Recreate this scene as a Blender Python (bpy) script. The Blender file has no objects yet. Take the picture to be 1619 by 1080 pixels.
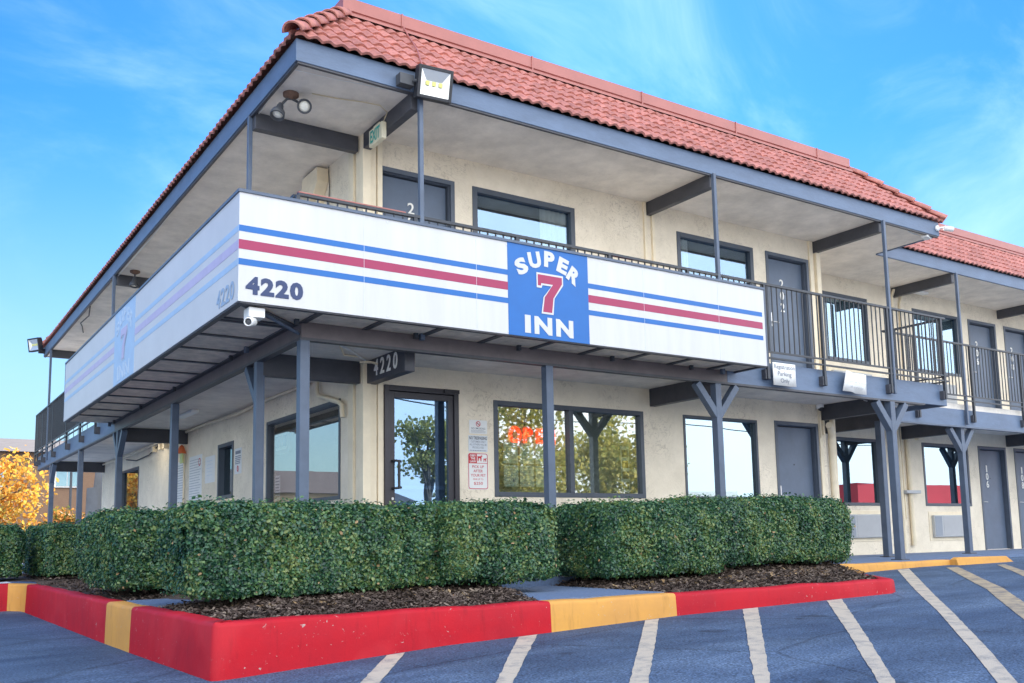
import bpy, bmesh, math, random
import numpy as np
from mathutils import Vector, Matrix
random.seed(7); RNG = np.random.default_rng(11)
sc = bpy.context.scene
COL = sc.collection
R = math.radians

# ------------------------------------------------------------------ materials
MATS = {}
def mat(name, col, rough=.6, var=.0, vscale=6., bump=0., bscale=30., metal=0., spec=.5, stain=None, emit=None, stretch=None):
    if name in MATS: return MATS[name]
    m = bpy.data.materials.new(name); m.use_nodes = True
    nt = m.node_tree; N = nt.nodes; L = nt.links
    b = N['Principled BSDF']
    b.inputs['Roughness'].default_value = rough; b.inputs['Metallic'].default_value = metal
    b.inputs['Specular IOR Level'].default_value = spec
    b.inputs['Base Color'].default_value = (*col, 1)
    tc = N.new('ShaderNodeTexCoord'); src = tc.outputs['Object']
    if stretch:
        mp = N.new('ShaderNodeMapping'); mp.inputs['Scale'].default_value = stretch
        L.new(src, mp.inputs['Vector']); src = mp.outputs['Vector']
    if var > 0:
        no = N.new('ShaderNodeTexNoise'); no.inputs['Scale'].default_value = vscale; no.inputs['Detail'].default_value = 6; no.inputs['Roughness'].default_value = .65
        L.new(src, no.inputs['Vector'])
        cr = N.new('ShaderNodeValToRGB')
        cr.color_ramp.elements[0].position = .3; cr.color_ramp.elements[1].position = .7
        lo = stain if stain else tuple(c*(1-var) for c in col)
        hi = tuple(min(1, c*(1+var)) for c in col)
        cr.color_ramp.elements[0].color = (*lo, 1); cr.color_ramp.elements[1].color = (*hi, 1)
        L.new(no.outputs['Fac'], cr.inputs['Fac']); L.new(cr.outputs['Color'], b.inputs['Base Color'])
    if bump > 0:
        n2 = N.new('ShaderNodeTexNoise'); n2.inputs['Scale'].default_value = bscale; n2.inputs['Detail'].default_value = 5
        L.new(src, n2.inputs['Vector'])
        bp = N.new('ShaderNodeBump'); bp.inputs['Strength'].default_value = bump; bp.inputs['Distance'].default_value = .02
        L.new(n2.outputs['Fac'], bp.inputs['Height']); L.new(bp.outputs['Normal'], b.inputs['Normal'])
    if emit:
        b.inputs['Emission Color'].default_value = (*emit[:3], 1); b.inputs['Emission Strength'].default_value = emit[3]
    MATS[name] = m
    return m

def two_tone(name, c0, c1, scale, thr, soft, rough=.8, c2=None, s2=40, bump=.2, bscale=60, stretch=(1, 1, 1), det=8):
    """two colours mixed by a noise, plus fine speckle"""
    if name in MATS: return MATS[name]
    m = bpy.data.materials.new(name); m.use_nodes = True; nt = m.node_tree; N = nt.nodes; L = nt.links
    b = N['Principled BSDF']; b.inputs['Roughness'].default_value = rough
    tc = N.new('ShaderNodeTexCoord'); mp = N.new('ShaderNodeMapping'); mp.inputs['Scale'].default_value = stretch
    L.new(tc.outputs['Object'], mp.inputs['Vector'])
    no = N.new('ShaderNodeTexNoise'); no.inputs['Scale'].default_value = scale; no.inputs['Detail'].default_value = det; no.inputs['Roughness'].default_value = .7
    L.new(mp.outputs['Vector'], no.inputs['Vector'])
    mr = N.new('ShaderNodeMapRange'); mr.inputs['From Min'].default_value = thr-soft; mr.inputs['From Max'].default_value = thr+soft
    L.new(no.outputs['Fac'], mr.inputs['Value'])
    mx = N.new('ShaderNodeMix'); mx.data_type = 'RGBA'
    mx.inputs['A'].default_value = (*c0, 1); mx.inputs['B'].default_value = (*c1, 1)
    L.new(mr.outputs['Result'], mx.inputs['Factor']); out = mx.outputs['Result']
    n3 = N.new('ShaderNodeTexNoise'); n3.inputs['Scale'].default_value = s2; n3.inputs['Detail'].default_value = 3
    L.new(tc.outputs['Object'], n3.inputs['Vector'])
    if c2:
        mr2 = N.new('ShaderNodeMapRange'); mr2.inputs['From Min'].default_value = .45; mr2.inputs['From Max'].default_value = .75
        L.new(n3.outputs['Fac'], mr2.inputs['Value'])
        mx2 = N.new('ShaderNodeMix'); mx2.data_type = 'RGBA'; mx2.inputs['B'].default_value = (*c2, 1)
        L.new(out, mx2.inputs['A']); L.new(mr2.outputs['Result'], mx2.inputs['Factor']); out = mx2.outputs['Result']
    L.new(out, b.inputs['Base Color'])
    n4 = N.new('ShaderNodeTexNoise'); n4.inputs['Scale'].default_value = bscale; n4.inputs['Detail'].default_value = 4
    L.new(tc.outputs['Object'], n4.inputs['Vector'])
    bp = N.new('ShaderNodeBump'); bp.inputs['Strength'].default_value = bump; bp.inputs['Distance'].default_value = .02
    L.new(n4.outputs['Fac'], bp.inputs['Height']); L.new(bp.outputs['Normal'], b.inputs['Normal'])
    MATS[name] = m
    return m

def stucco(name, col):
    m = bpy.data.materials.new(name); m.use_nodes = True; nt = m.node_tree; N = nt.nodes; L = nt.links
    b = N['Principled BSDF']; b.inputs['Roughness'].default_value = .85; b.inputs['Specular IOR Level'].default_value = .2
    tc = N.new('ShaderNodeTexCoord')
    n1 = N.new('ShaderNodeTexNoise'); n1.inputs['Scale'].default_value = 2.2; n1.inputs['Detail'].default_value = 9; n1.inputs['Roughness'].default_value = .7
    L.new(tc.outputs['Object'], n1.inputs['Vector'])
    cr = N.new('ShaderNodeValToRGB'); cr.color_ramp.elements[0].position = .3; cr.color_ramp.elements[1].position = .72
    cr.color_ramp.elements[0].color = (col[0]*.86, col[1]*.85, col[2]*.83, 1); cr.color_ramp.elements[1].color = (*[min(1, c*1.06) for c in col], 1)
    L.new(n1.outputs['Fac'], cr.inputs['Fac'])
    # trowel sweeps: distorted noise thresholded to thin crooked marks
    n2 = N.new('ShaderNodeTexNoise'); n2.inputs['Scale'].default_value = 5.5; n2.inputs['Detail'].default_value = 5; n2.inputs['Distortion'].default_value = 2.2
    L.new(tc.outputs['Object'], n2.inputs['Vector'])
    ab = N.new('ShaderNodeMath'); ab.operation = 'SUBTRACT'; ab.inputs[1].default_value = .5; L.new(n2.outputs['Fac'], ab.inputs[0])
    ab2 = N.new('ShaderNodeMath'); ab2.operation = 'ABSOLUTE'; L.new(ab.outputs[0], ab2.inputs[0])
    mr = N.new('ShaderNodeMapRange'); mr.inputs['From Min'].default_value = 0; mr.inputs['From Max'].default_value = .022
    L.new(ab2.outputs[0], mr.inputs['Value'])
    n5 = N.new('ShaderNodeTexNoise'); n5.inputs['Scale'].default_value = 1.7; L.new(tc.outputs['Object'], n5.inputs['Vector'])
    mr5 = N.new('ShaderNodeMapRange'); mr5.inputs['From Min'].default_value = .42; mr5.inputs['From Max'].default_value = .62
    L.new(n5.outputs['Fac'], mr5.inputs['Value'])
    inv = N.new('ShaderNodeMath'); inv.operation = 'SUBTRACT'; inv.inputs[0].default_value = 1; L.new(mr.outputs['Result'], inv.inputs[1])
    mul = N.new('ShaderNodeMath'); mul.operation = 'MULTIPLY'; L.new(inv.outputs[0], mul.inputs[0]); L.new(mr5.outputs['Result'], mul.inputs[1])
    mu2 = N.new('ShaderNodeMath'); mu2.operation = 'MULTIPLY'; mu2.inputs[1].default_value = .5; L.new(mul.outputs[0], mu2.inputs[0])
    mx = N.new('ShaderNodeMix'); mx.data_type = 'RGBA'; mx.inputs['B'].default_value = (col[0]*.45, col[1]*.42, col[2]*.4, 1)
    L.new(cr.outputs['Color'], mx.inputs['A']); L.new(mu2.outputs[0], mx.inputs['Factor'])
    L.new(mx.outputs['Result'], b.inputs['Base Color'])
    n3 = N.new('ShaderNodeTexNoise'); n3.inputs['Scale'].default_value = 42; n3.inputs['Detail'].default_value = 4
    L.new(tc.outputs['Object'], n3.inputs['Vector'])
    ad = N.new('ShaderNodeMath'); ad.operation = 'MULTIPLY_ADD'; ad.inputs[1].default_value = -1.4; L.new(mul.outputs[0], ad.inputs[0]); L.new(n3.outputs['Fac'], ad.inputs[2])
    bp = N.new('ShaderNodeBump'); bp.inputs['Strength'].default_value = .45; bp.inputs['Distance'].default_value = .015
    L.new(ad.outputs[0], bp.inputs['Height']); L.new(bp.outputs['Normal'], b.inputs['Normal'])
    return m

def glass(name, refl, tint=(.75, .82, .85), rough=0.0, gcol=(.92, .96, 1)):
    m = bpy.data.materials.new(name); m.use_nodes = True; nt = m.node_tree; N = nt.nodes; L = nt.links
    N.remove(N['Principled BSDF'])
    tr = N.new('ShaderNodeBsdfTransparent'); tr.inputs['Color'].default_value = (*tint, 1)
    gl = N.new('ShaderNodeBsdfGlossy'); gl.inputs['Roughness'].default_value = rough; gl.inputs['Color'].default_value = (*gcol, 1)
    tc = N.new('ShaderNodeTexCoord'); no = N.new('ShaderNodeTexNoise'); no.inputs['Scale'].default_value = .9; no.inputs['Detail'].default_value = 1
    L.new(tc.outputs['Object'], no.inputs['Vector'])
    bp = N.new('ShaderNodeBump'); bp.inputs['Strength'].default_value = .06; bp.inputs['Distance'].default_value = .02
    L.new(no.outputs['Fac'], bp.inputs['Height']); L.new(bp.outputs['Normal'], gl.inputs['Normal'])
    mx = N.new('ShaderNodeMixShader'); mx.inputs[0].default_value = refl
    L.new(tr.outputs[0], mx.inputs[1]); L.new(gl.outputs[0], mx.inputs[2]); L.new(mx.outputs[0], N['Material Output'].inputs['Surface'])
    return m

def leafmat(name, cols, trans=.35, rough=.35, spec=.5):
    m = bpy.data.materials.new(name); m.use_nodes = True; nt = m.node_tree; N = nt.nodes; L = nt.links
    b = N['Principled BSDF']; b.inputs['Roughness'].default_value = rough; b.inputs['Specular IOR Level'].default_value = spec
    ge = N.new('ShaderNodeNewGeometry'); cr = N.new('ShaderNodeValToRGB')
    els = cr.color_ramp.elements
    while len(els) < len(cols): els.new(.5)
    for i, c in enumerate(cols):
        els[i].position = i/(len(cols)-1) if len(cols) > 1 else 0; els[i].color = (*c, 1)
    tc = N.new('ShaderNodeTexCoord'); no = N.new('ShaderNodeTexNoise'); no.inputs['Scale'].default_value = 3.2; no.inputs['Detail'].default_value = 3
    L.new(tc.outputs['Object'], no.inputs['Vector'])
    ma = N.new('ShaderNodeMath'); ma.operation = 'MULTIPLY_ADD'; ma.inputs[1].default_value = 1.5; ma.inputs[2].default_value = -.72
    L.new(no.outputs['Fac'], ma.inputs[0])
    m2 = N.new('ShaderNodeMath'); m2.operation = 'MULTIPLY_ADD'; m2.inputs[1].default_value = .9
    L.new(ge.outputs['Random Per Island'], m2.inputs[0]); L.new(ma.outputs[0], m2.inputs[2])
    L.new(m2.outputs[0], cr.inputs['Fac'])
    L.new(cr.outputs['Color'], b.inputs['Base Color'])
    tl = N.new('ShaderNodeBsdfTranslucent')
    hs = N.new('ShaderNodeHueSaturation'); hs.inputs['Value'].default_value = 1.3; L.new(cr.outputs['Color'], hs.inputs['Color']); L.new(hs.outputs['Color'], tl.inputs['Color'])
    mx = N.new('ShaderNodeMixShader'); mx.inputs[0].default_value = trans
    L.new(b.outputs[0], mx.inputs[1]); L.new(tl.outputs[0], mx.inputs[2]); L.new(mx.outputs[0], N['Material Output'].inputs['Surface'])
    return m

CREAM = (.88, .785, .63)
M = dict(
 stucco=stucco('cream stucco', CREAM),
 trim=mat('cream trim', (.84, .73, .54), .7, .08, 5, .1, 40),
 rail=mat('railing paint', (.028, .034, .046), .45, .15, 8),
 slate=mat('slate blue paint', (.080, .110, .165), .45, .16, 4, .12, 25),
 slate_dark=mat('dark slate paint', (.060, .062, .074), .5, .2, 5, .1, 25),
 fascia=mat('fascia blue paint', (.105, .155, .245), .5, .16, 2.2, .12, 18, stretch=(1, 1, 3)),
 brown=mat('dark brown board', (.115, .095, .098), .5, .2, 5, .1, 25),
 soffit=mat('soffit plaster', (.80, .74, .66), .9, .16, 2.6, .6, 16),
 deck=mat('deck concrete', (.4, .38, .35), .9, .1),
 white=mat('sign white', (.55, .555, .56), .35, .06, 2.2, .04, 1.5, stretch=(2.4, 2.4, .25)),
 blue=mat('sign blue', (.001, .115, .40), .45, .06, 4),
 crimson=mat('sign crimson', (.31, .009, .075), .35, .06, 4),
 navy=mat('sign navy', (.008, .028, .11), .35),
 faded_white=mat('faded sign white', (.55, .56, .575), .45, .05, 1.5),
 faded_blue=mat('faded sign blue', (.36, .50, .68), .45, .06, 5),
 faded_lilac=mat('faded sign lilac', (.47, .42, .60), .45, .08, 5),
 faded_text=mat('faded sign text', (.28, .38, .52), .45),
 faded_pale=mat('faded sign pale lettering', (.48, .58, .70), .45),
 under=mat('panel underside', (.80, .68, .57), .85, .25, 5, .3, 60),
 door=mat('door paint', (.10, .135, .195), .45, .12, 2.5, .05, 12),
 doorframe=mat('door frame paint', (.085, .105, .14), .45, .1, 6),
 bronze=mat('bronze aluminium', (.045, .042, .05), .35, .1, 6, metal=.3),
 dkwin=mat('window frame', (.06, .075, .10), .4, .1, 6),
 chrome=mat('satin metal', (.55, .55, .55), .3, metal=1),
 numeral=mat('numeral white', (.9, .88, .82), .5),
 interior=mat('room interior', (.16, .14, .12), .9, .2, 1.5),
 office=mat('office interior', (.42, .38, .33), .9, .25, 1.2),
 curtain=mat('curtain cloth', (.84, .79, .68), .9, .1, 8),
 tile=two_tone('clay tile', (.44, .155, .118), (.54, .225, .18), 9, .5, .25, .6, (.32, .12, .095), 22, .25, 60),
 cap=mat('red metal cap', (.38, .135, .115), .45, .10, 2.5, .05, 6),
 black=mat('black plastic', (.02, .022, .028), .5),
 dgrey=mat('dark grey metal', (.06, .065, .075), .5, .15, 8),
 lens=mat('lamp lens', (.85, .84, .75), .25),
 refl=mat('lamp reflector', (.72, .72, .70), .3, metal=.6),
 led=mat('led chip', (.75, .72, .22), .4),
 plastic=mat('white plastic', (.82, .82, .80), .4),
 ivory=mat('ivory plastic', (.80, .74, .54), .5, .08, 10),
 green=mat('exit green', (.03, .42, .36), .5),
 ink=mat('black ink', (.03, .03, .04), .6),
 grey_ink=mat('grey ink', (.22, .24, .28), .6),
 pale_ink=mat('pale ink', (.42, .44, .47), .6),
 red_ink=mat('red ink', (.55, .02, .03), .5),
 paper=mat('paper', (.80, .80, .78), .8, .03, 6),
 sign_grey=mat('pale grey sign', (.66, .70, .74), .5, .05, 6),
 cable=mat('tan cable', (.62, .53, .36), .6),
 cable_dark=mat('dark cable', (.05, .05, .05), .6),
 neon=mat('red neon', (.9, .03, .02), .4, emit=(1, .012, .008, 1.3)),
 tube=mat('fluorescent tube', (.9, .9, .88), .4, emit=(1, .93, .75, 3.5)),
 orange=mat('orange plastic', (.75, .16, .05), .5),
 lime=mat('lime card', (.62, .70, .30), .6),
 redcloth=mat('red cloth', (.55, .03, .07), .9, .2, 20),
 ptac_dark=mat('air conditioner dark panel', (.27, .30, .34), .5, .05, 4),
 rust=mat('rusty metal', (.17, .10, .07), .8, .3, 30),
 ptac=mat('air conditioner grey', (.45, .46, .47), .5, .05, 4),
 kerb_red=two_tone('kerb red', (.56, .006, .018), (.43, .006, .020), 2.2, .5, .3, .5, (.60, .012, .03), 30, .10, 18),
 kerb_yellow=two_tone('kerb yellow', (.74, .40, .075), (.60, .31, .075), 5, .5, .3, .55, (.78, .46, .12), 50, .12, 25),
 paint_line=two_tone('worn line paint', (.16, .165, .18), (.55, .47, .36), 7, .40, .12, .8, (.5, .45, .38), 70, .3, 120),
 paint_yellow=two_tone('worn yellow line', (.10, .11, .13), (.50, .39, .24), 6, .46, .14, .8, (.36, .30, .22), 70, .3, 120),
 walk=two_tone('painted walkway', (.11, .17, .29), (.135, .20, .33), 2.2, .5, .3, .75, (.10, .13, .20), 40, .2, 70),
 mulch=two_tone('mulch soil', (.05, .036, .030), (.10, .072, .06), 9, .5, .3, .95, (.11, .085, .07), 60, .9, 45),
 chip=leafmat('mulch chips', [(.035, .026, .022), (.075, .054, .045), (.12, .09, .075), (.24, .19, .15)], .0, .9, .1),
 litter=leafmat('dry leaves', [(.30, .19, .09), (.45, .32, .18), (.22, .13, .07)], .1, .8, .2),
 hedge=leafmat('hedge leaves', [(.014, .056, .038), (.032, .105, .060), (.060, .160, .072), (.115, .22, .07), (.22, .28, .09)], .25, .32, .6),
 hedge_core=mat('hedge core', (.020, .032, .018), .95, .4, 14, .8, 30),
 stem=mat('twig', (.16, .12, .09), .9, .2, 20),
 autumn=leafmat('autumn leaves', [(.48, .19, .04), (.62, .31, .05), (.70, .43, .07), (.40, .34, .09), (.56, .27, .07)], .45, .6, .2),
 autumn2=leafmat('turning leaves', [(.08, .12, .03), (.24, .20, .05), (.52, .22, .06), (.60, .30, .10)], .4, .6, .2),
 oak=leafmat('street tree leaves', [(.18, .22, .06), (.36, .34, .09), (.55, .46, .13), (.26, .27, .08)], .4, .5, .3),
 bark=mat('bark', (.14, .11, .085), .9, .3, 14, .6, 20),
 brick=two_tone('far brick', (.22, .13, .08), (.27, .165, .10), 3, .5, .3, .9, (.18, .11, .075), 30, .2, 20),
 roofgrey=mat('far roof', (.085, .075, .08), .9, .2, 2),
 bluewin=mat('far window glass', (.25, .42, .5), .15, .1, 1, metal=.4),
 redwall=mat('far red wall', (.50, .03, .05), .6, .1, .3),
 whitewall=mat('far white wall', (.7, .68, .64), .7, .1, .5),
 tanwall=mat('far tan wall', (.46, .36, .23), .8, .15, .5),
 wood=mat('pole wood', (.16, .12, .09), .9, .2, 8),
 concrete=two_tone('pale bounce ground', (.46, .42, .36), (.54, .50, .44), .8, .5, .3, .9, (.34, .31, .27), 12, .2, 20),  # for the unseen sheet that bounces sunlight, pale for that purpose
 asphalt=None)
M['glass_mirror'] = glass('film coated glass', .50, (.25, .3, .35), gcol=(.60, .76, .84))
M['glass_office'] = glass('office glass', .30, (.80, .86, .84), rough=.015, gcol=(.95, .98, .97))
M['glass_side'] = glass('side window glass', .38, (.85, .88, .88), gcol=(1, 1, 1))
M['glass_door'] = glass('door glass', .30, (.6, .7, .8), gcol=(.48, .68, .9))
M['glass_upper'] = glass('upper glass', .26, (.85, .88, .9), gcol=(.50, .70, .9))
M['glass_upper2'] = glass('bright upper glass', .40, (.6, .7, .75), gcol=(.58, .76, .9))

def tile_tones(m, p=.145, course=1/6):
    nt = m.node_tree; N = nt.nodes; L = nt.links; b = N['Principled BSDF']
    src = b.inputs['Base Color'].links[0].from_socket
    tc = N.new('ShaderNodeTexCoord'); sx = N.new('ShaderNodeSeparateXYZ'); L.new(tc.outputs['Object'], sx.inputs[0])
    def mt(op, a, c):
        n = N.new('ShaderNodeMath'); n.operation = op
        for i, v in enumerate((a, c)):
            if isinstance(v, (int, float)): n.inputs[i].default_value = v
            else: L.new(v, n.inputs[i])
        return n.outputs[0]
    u = mt('FLOOR', mt('DIVIDE', mt('SUBTRACT', mt('ADD', sx.outputs['X'], sx.outputs['Y']), sx.outputs['Z']), p), 0)
    v = mt('FLOOR', mt('DIVIDE', mt('SUBTRACT', sx.outputs['Z'], 5.46), course), 0)
    cb = N.new('ShaderNodeCombineXYZ'); L.new(u, cb.inputs[0]); L.new(v, cb.inputs[1])
    wn = N.new('ShaderNodeTexWhiteNoise'); wn.noise_dimensions = '2D'; L.new(cb.outputs[0], wn.inputs['Vector'])
    mr = N.new('ShaderNodeMapRange'); mr.inputs['To Min'].default_value = .80; mr.inputs['To Max'].default_value = 1.14; L.new(wn.outputs['Value'], mr.inputs['Value'])
    mx = N.new('ShaderNodeMix'); mx.data_type = 'RGBA'; mx.blend_type = 'MULTIPLY'; mx.inputs['Factor'].default_value = 1
    L.new(src, mx.inputs['A']); L.new(mr.outputs['Result'], mx.inputs['B']); L.new(mx.outputs['Result'], b.inputs['Base Color'])
tile_tones(M['tile'])
def asphalt():
    m = bpy.data.materials.new('asphalt'); m.use_nodes = True; nt = m.node_tree; N = nt.nodes; L = nt.links
    b = N['Principled BSDF']; b.inputs['Roughness'].default_value = .78; b.inputs['Specular IOR Level'].default_value = .35
    tc = N.new('ShaderNodeTexCoord')
    mp = N.new('ShaderNodeMapping'); mp.inputs['Rotation'].default_value = (0, 0, R(28)); mp.inputs['Scale'].default_value = (.35, 1.4, 1); L.new(tc.outputs['Object'], mp.inputs['Vector'])
    n1 = N.new('ShaderNodeTexNoise'); n1.inputs['Scale'].default_value = 1.0; n1.inputs['Detail'].default_value = 9; n1.inputs['Roughness'].default_value = .72; n1.inputs['Distortion'].default_value = .6
    L.new(mp.outputs['Vector'], n1.inputs['Vector'])
    cr = N.new('ShaderNodeValToRGB'); e = cr.color_ramp.elements
    e[0].position = .30; e[0].color = (.030, .056, .108, 1); e[1].position = .72; e[1].color = (.115, .170, .250, 1)
    x = e.new(.52); x.color = (.064, .102, .168, 1)
    L.new(n1.outputs['Fac'], cr.inputs['Fac'])
    n2 = N.new('ShaderNodeTexNoise'); n2.inputs['Scale'].default_value = 65; n2.inputs['Detail'].default_value = 3; L.new(tc.outputs['Object'], n2.inputs['Vector'])
    mr = N.new('ShaderNodeMapRange'); mr.inputs['From Min'].default_value = .3; mr.inputs['From Max'].default_value = .7; mr.inputs['To Min'].default_value = .35; mr.inputs['To Max'].default_value = 1.8
    L.new(n2.outputs['Fac'], mr.inputs['Value'])
    mx = N.new('ShaderNodeMix'); mx.data_type = 'RGBA'; mx.blend_type = 'MULTIPLY'; mx.inputs['Factor'].default_value = 1
    L.new(cr.outputs['Color'], mx.inputs['A']); L.new(mr.outputs['Result'], mx.inputs['B'])
    # cracks
    vo = N.new('ShaderNodeTexVoronoi'); vo.feature = 'DISTANCE_TO_EDGE'; vo.inputs['Scale'].default_value = .42
    nw = N.new('ShaderNodeTexNoise'); nw.inputs['Scale'].default_value = 2.5; nw.inputs['Detail'].default_value = 6; L.new(tc.outputs['Object'], nw.inputs['Vector'])
    va = N.new('ShaderNodeMix'); va.data_type = 'RGBA'; va.inputs['Factor'].default_value = .16; L.new(tc.outputs['Object'], va.inputs['A']); L.new(nw.outputs['Color'], va.inputs['B'])
    L.new(va.outputs['Result'], vo.inputs['Vector'])
    mc = N.new('ShaderNodeMapRange'); mc.inputs['From Min'].default_value = .003; mc.inputs['From Max'].default_value = .009; mc.inputs['To Min'].default_value = .68
    L.new(vo.outputs['Distance'], mc.inputs['Value'])
    mx2 = N.new('ShaderNodeMix'); mx2.data_type = 'RGBA'; mx2.blend_type = 'MULTIPLY'; mx2.inputs['Factor'].default_value = 1
    L.new(mx.outputs['Result'], mx2.inputs['A']); L.new(mc.outputs['Result'], mx2.inputs['B'])
    n6 = N.new('ShaderNodeTexNoise'); n6.inputs['Scale'].default_value = .55; n6.inputs['Detail'].default_value = 4; n6.inputs['Distortion'].default_value = 1.2; L.new(tc.outputs['Object'], n6.inputs['Vector'])
    m6 = N.new('ShaderNodeMapRange'); m6.inputs['From Min'].default_value = .35; m6.inputs['From Max'].default_value = .62; m6.inputs['To Min'].default_value = .84; m6.inputs['To Max'].default_value = 1.12; L.new(n6.outputs['Fac'], m6.inputs['Value'])
    n7 = N.new('ShaderNodeTexNoise'); n7.inputs['Scale'].default_value = 1.9; n7.inputs['Detail'].default_value = 2; L.new(tc.outputs['Object'], n7.inputs['Vector'])
    m7 = N.new('ShaderNodeMapRange'); m7.inputs['From Min'].default_value = .70; m7.inputs['From Max'].default_value = .76; m7.inputs['To Min'].default_value = 1.; m7.inputs['To Max'].default_value = .5; L.new(n7.outputs['Fac'], m7.inputs['Value'])
    q = N.new('ShaderNodeMath'); q.operation = 'MULTIPLY'; L.new(m6.outputs['Result'], q.inputs[0]); L.new(m7.outputs['Result'], q.inputs[1])
    mx3 = N.new('ShaderNodeMix'); mx3.data_type = 'RGBA'; mx3.blend_type = 'MULTIPLY'; mx3.inputs['Factor'].default_value = 1
    L.new(mx2.outputs['Result'], mx3.inputs['A']); L.new(q.outputs[0], mx3.inputs['B'])
    L.new(mx3.outputs['Result'], b.inputs['Base Color'])
    bp = N.new('ShaderNodeBump'); bp.inputs['Strength'].default_value = .55; bp.inputs['Distance'].default_value = .012
    L.new(n2.outputs['Fac'], bp.inputs['Height']); L.new(bp.outputs['Normal'], b.inputs['Normal'])
    return m
def kerb_mat(name, c0, c1, chip):
    m = bpy.data.materials.new(name); m.use_nodes = True; nt = m.node_tree; N = nt.nodes; L = nt.links
    b = N['Principled BSDF']; b.inputs['Roughness'].default_value = .68; b.inputs['Specular IOR Level'].default_value = .3
    tc = N.new('ShaderNodeTexCoord')
    def nz(scale, det=5, st=None, dist=0):
        n = N.new('ShaderNodeTexNoise'); n.inputs['Scale'].default_value = scale; n.inputs['Detail'].default_value = det; n.inputs['Roughness'].default_value = .65; n.inputs['Distortion'].default_value = dist
        if st:
            mp = N.new('ShaderNodeMapping'); mp.inputs['Scale'].default_value = st; L.new(tc.outputs['Object'], mp.inputs['Vector']); L.new(mp.outputs['Vector'], n.inputs['Vector'])
        else: L.new(tc.outputs['Object'], n.inputs['Vector'])
        return n.outputs['Fac']
    def rng(v, a, bb, c=0., d=1.):
        n = N.new('ShaderNodeMapRange'); L.new(v, n.inputs['Value'])
        for k, x in zip(('From Min', 'From Max', 'To Min', 'To Max'), (a, bb, c, d)): n.inputs[k].default_value = x
        return n.outputs['Result']
    def mx(f, A, B):
        n = N.new('ShaderNodeMix'); n.data_type = 'RGBA'; L.new(f, n.inputs['Factor'])
        for k, v in (('A', A), ('B', B)):
            if isinstance(v, tuple): n.inputs[k].default_value = (*v, 1)
            else: L.new(v, n.inputs[k])
        return n.outputs['Result']
    def mul(a, c):
        n = N.new('ShaderNodeMath'); n.operation = 'MULTIPLY'; L.new(a, n.inputs[0])
        if isinstance(c, float): n.inputs[1].default_value = c
        else: L.new(c, n.inputs[1])
        return n.outputs[0]
    col = mx(rng(nz(2.4, 7), .3, .7), c0, c1)
    col = mx(rng(nz(5, 4, (3, 3, .5)), .58, .75, 0., .45), col, tuple(x*.55 for x in c1))          # drips and scuffs
    col = mx(rng(nz(.9, 3), .55, .62, 0., .3), col, tuple(min(1, x*1.1+.03) for x in c0))            # repainted patches
    chips = mul(rng(nz(26, 6, None, .8), .645, .68), rng(nz(1.6, 3), .42, .58))
    col = mx(chips, col, chip)
    L.new(col, b.inputs['Base Color'])
    bp = N.new('ShaderNodeBump'); bp.inputs['Strength'].default_value = .22; bp.inputs['Distance'].default_value = .01; L.new(nz(14, 6), bp.inputs['Height']); L.new(bp.outputs['Normal'], b.inputs['Normal'])
    return m
M['kerb_red'] = kerb_mat('painted kerb red', (.50, .004, .014), (.39, .006, .018), (.42, .33, .30))
M['kerb_yellow'] = kerb_mat('painted kerb yellow', (.68, .34, .07), (.56, .28, .075), (.45, .40, .34))
M['asphalt'] = asphalt()

# ------------------------------------------------------------------ object helpers
ORG = {}
def tag(o, label=None, cat=None, group=None, kind=None):
    if label: o['label'] = label
    if cat: o['category'] = cat
    if group: o['group'] = group
    if kind: o['kind'] = kind
    return o
def thing(name, label, cat, loc=(0, 0, 0), group=None):
    o = bpy.data.objects.new(name, None); COL.objects.link(o); o.location = loc; o.empty_display_size = .2
    ORG[o] = Vector(loc)
    return tag(o, label, cat, group)

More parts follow.
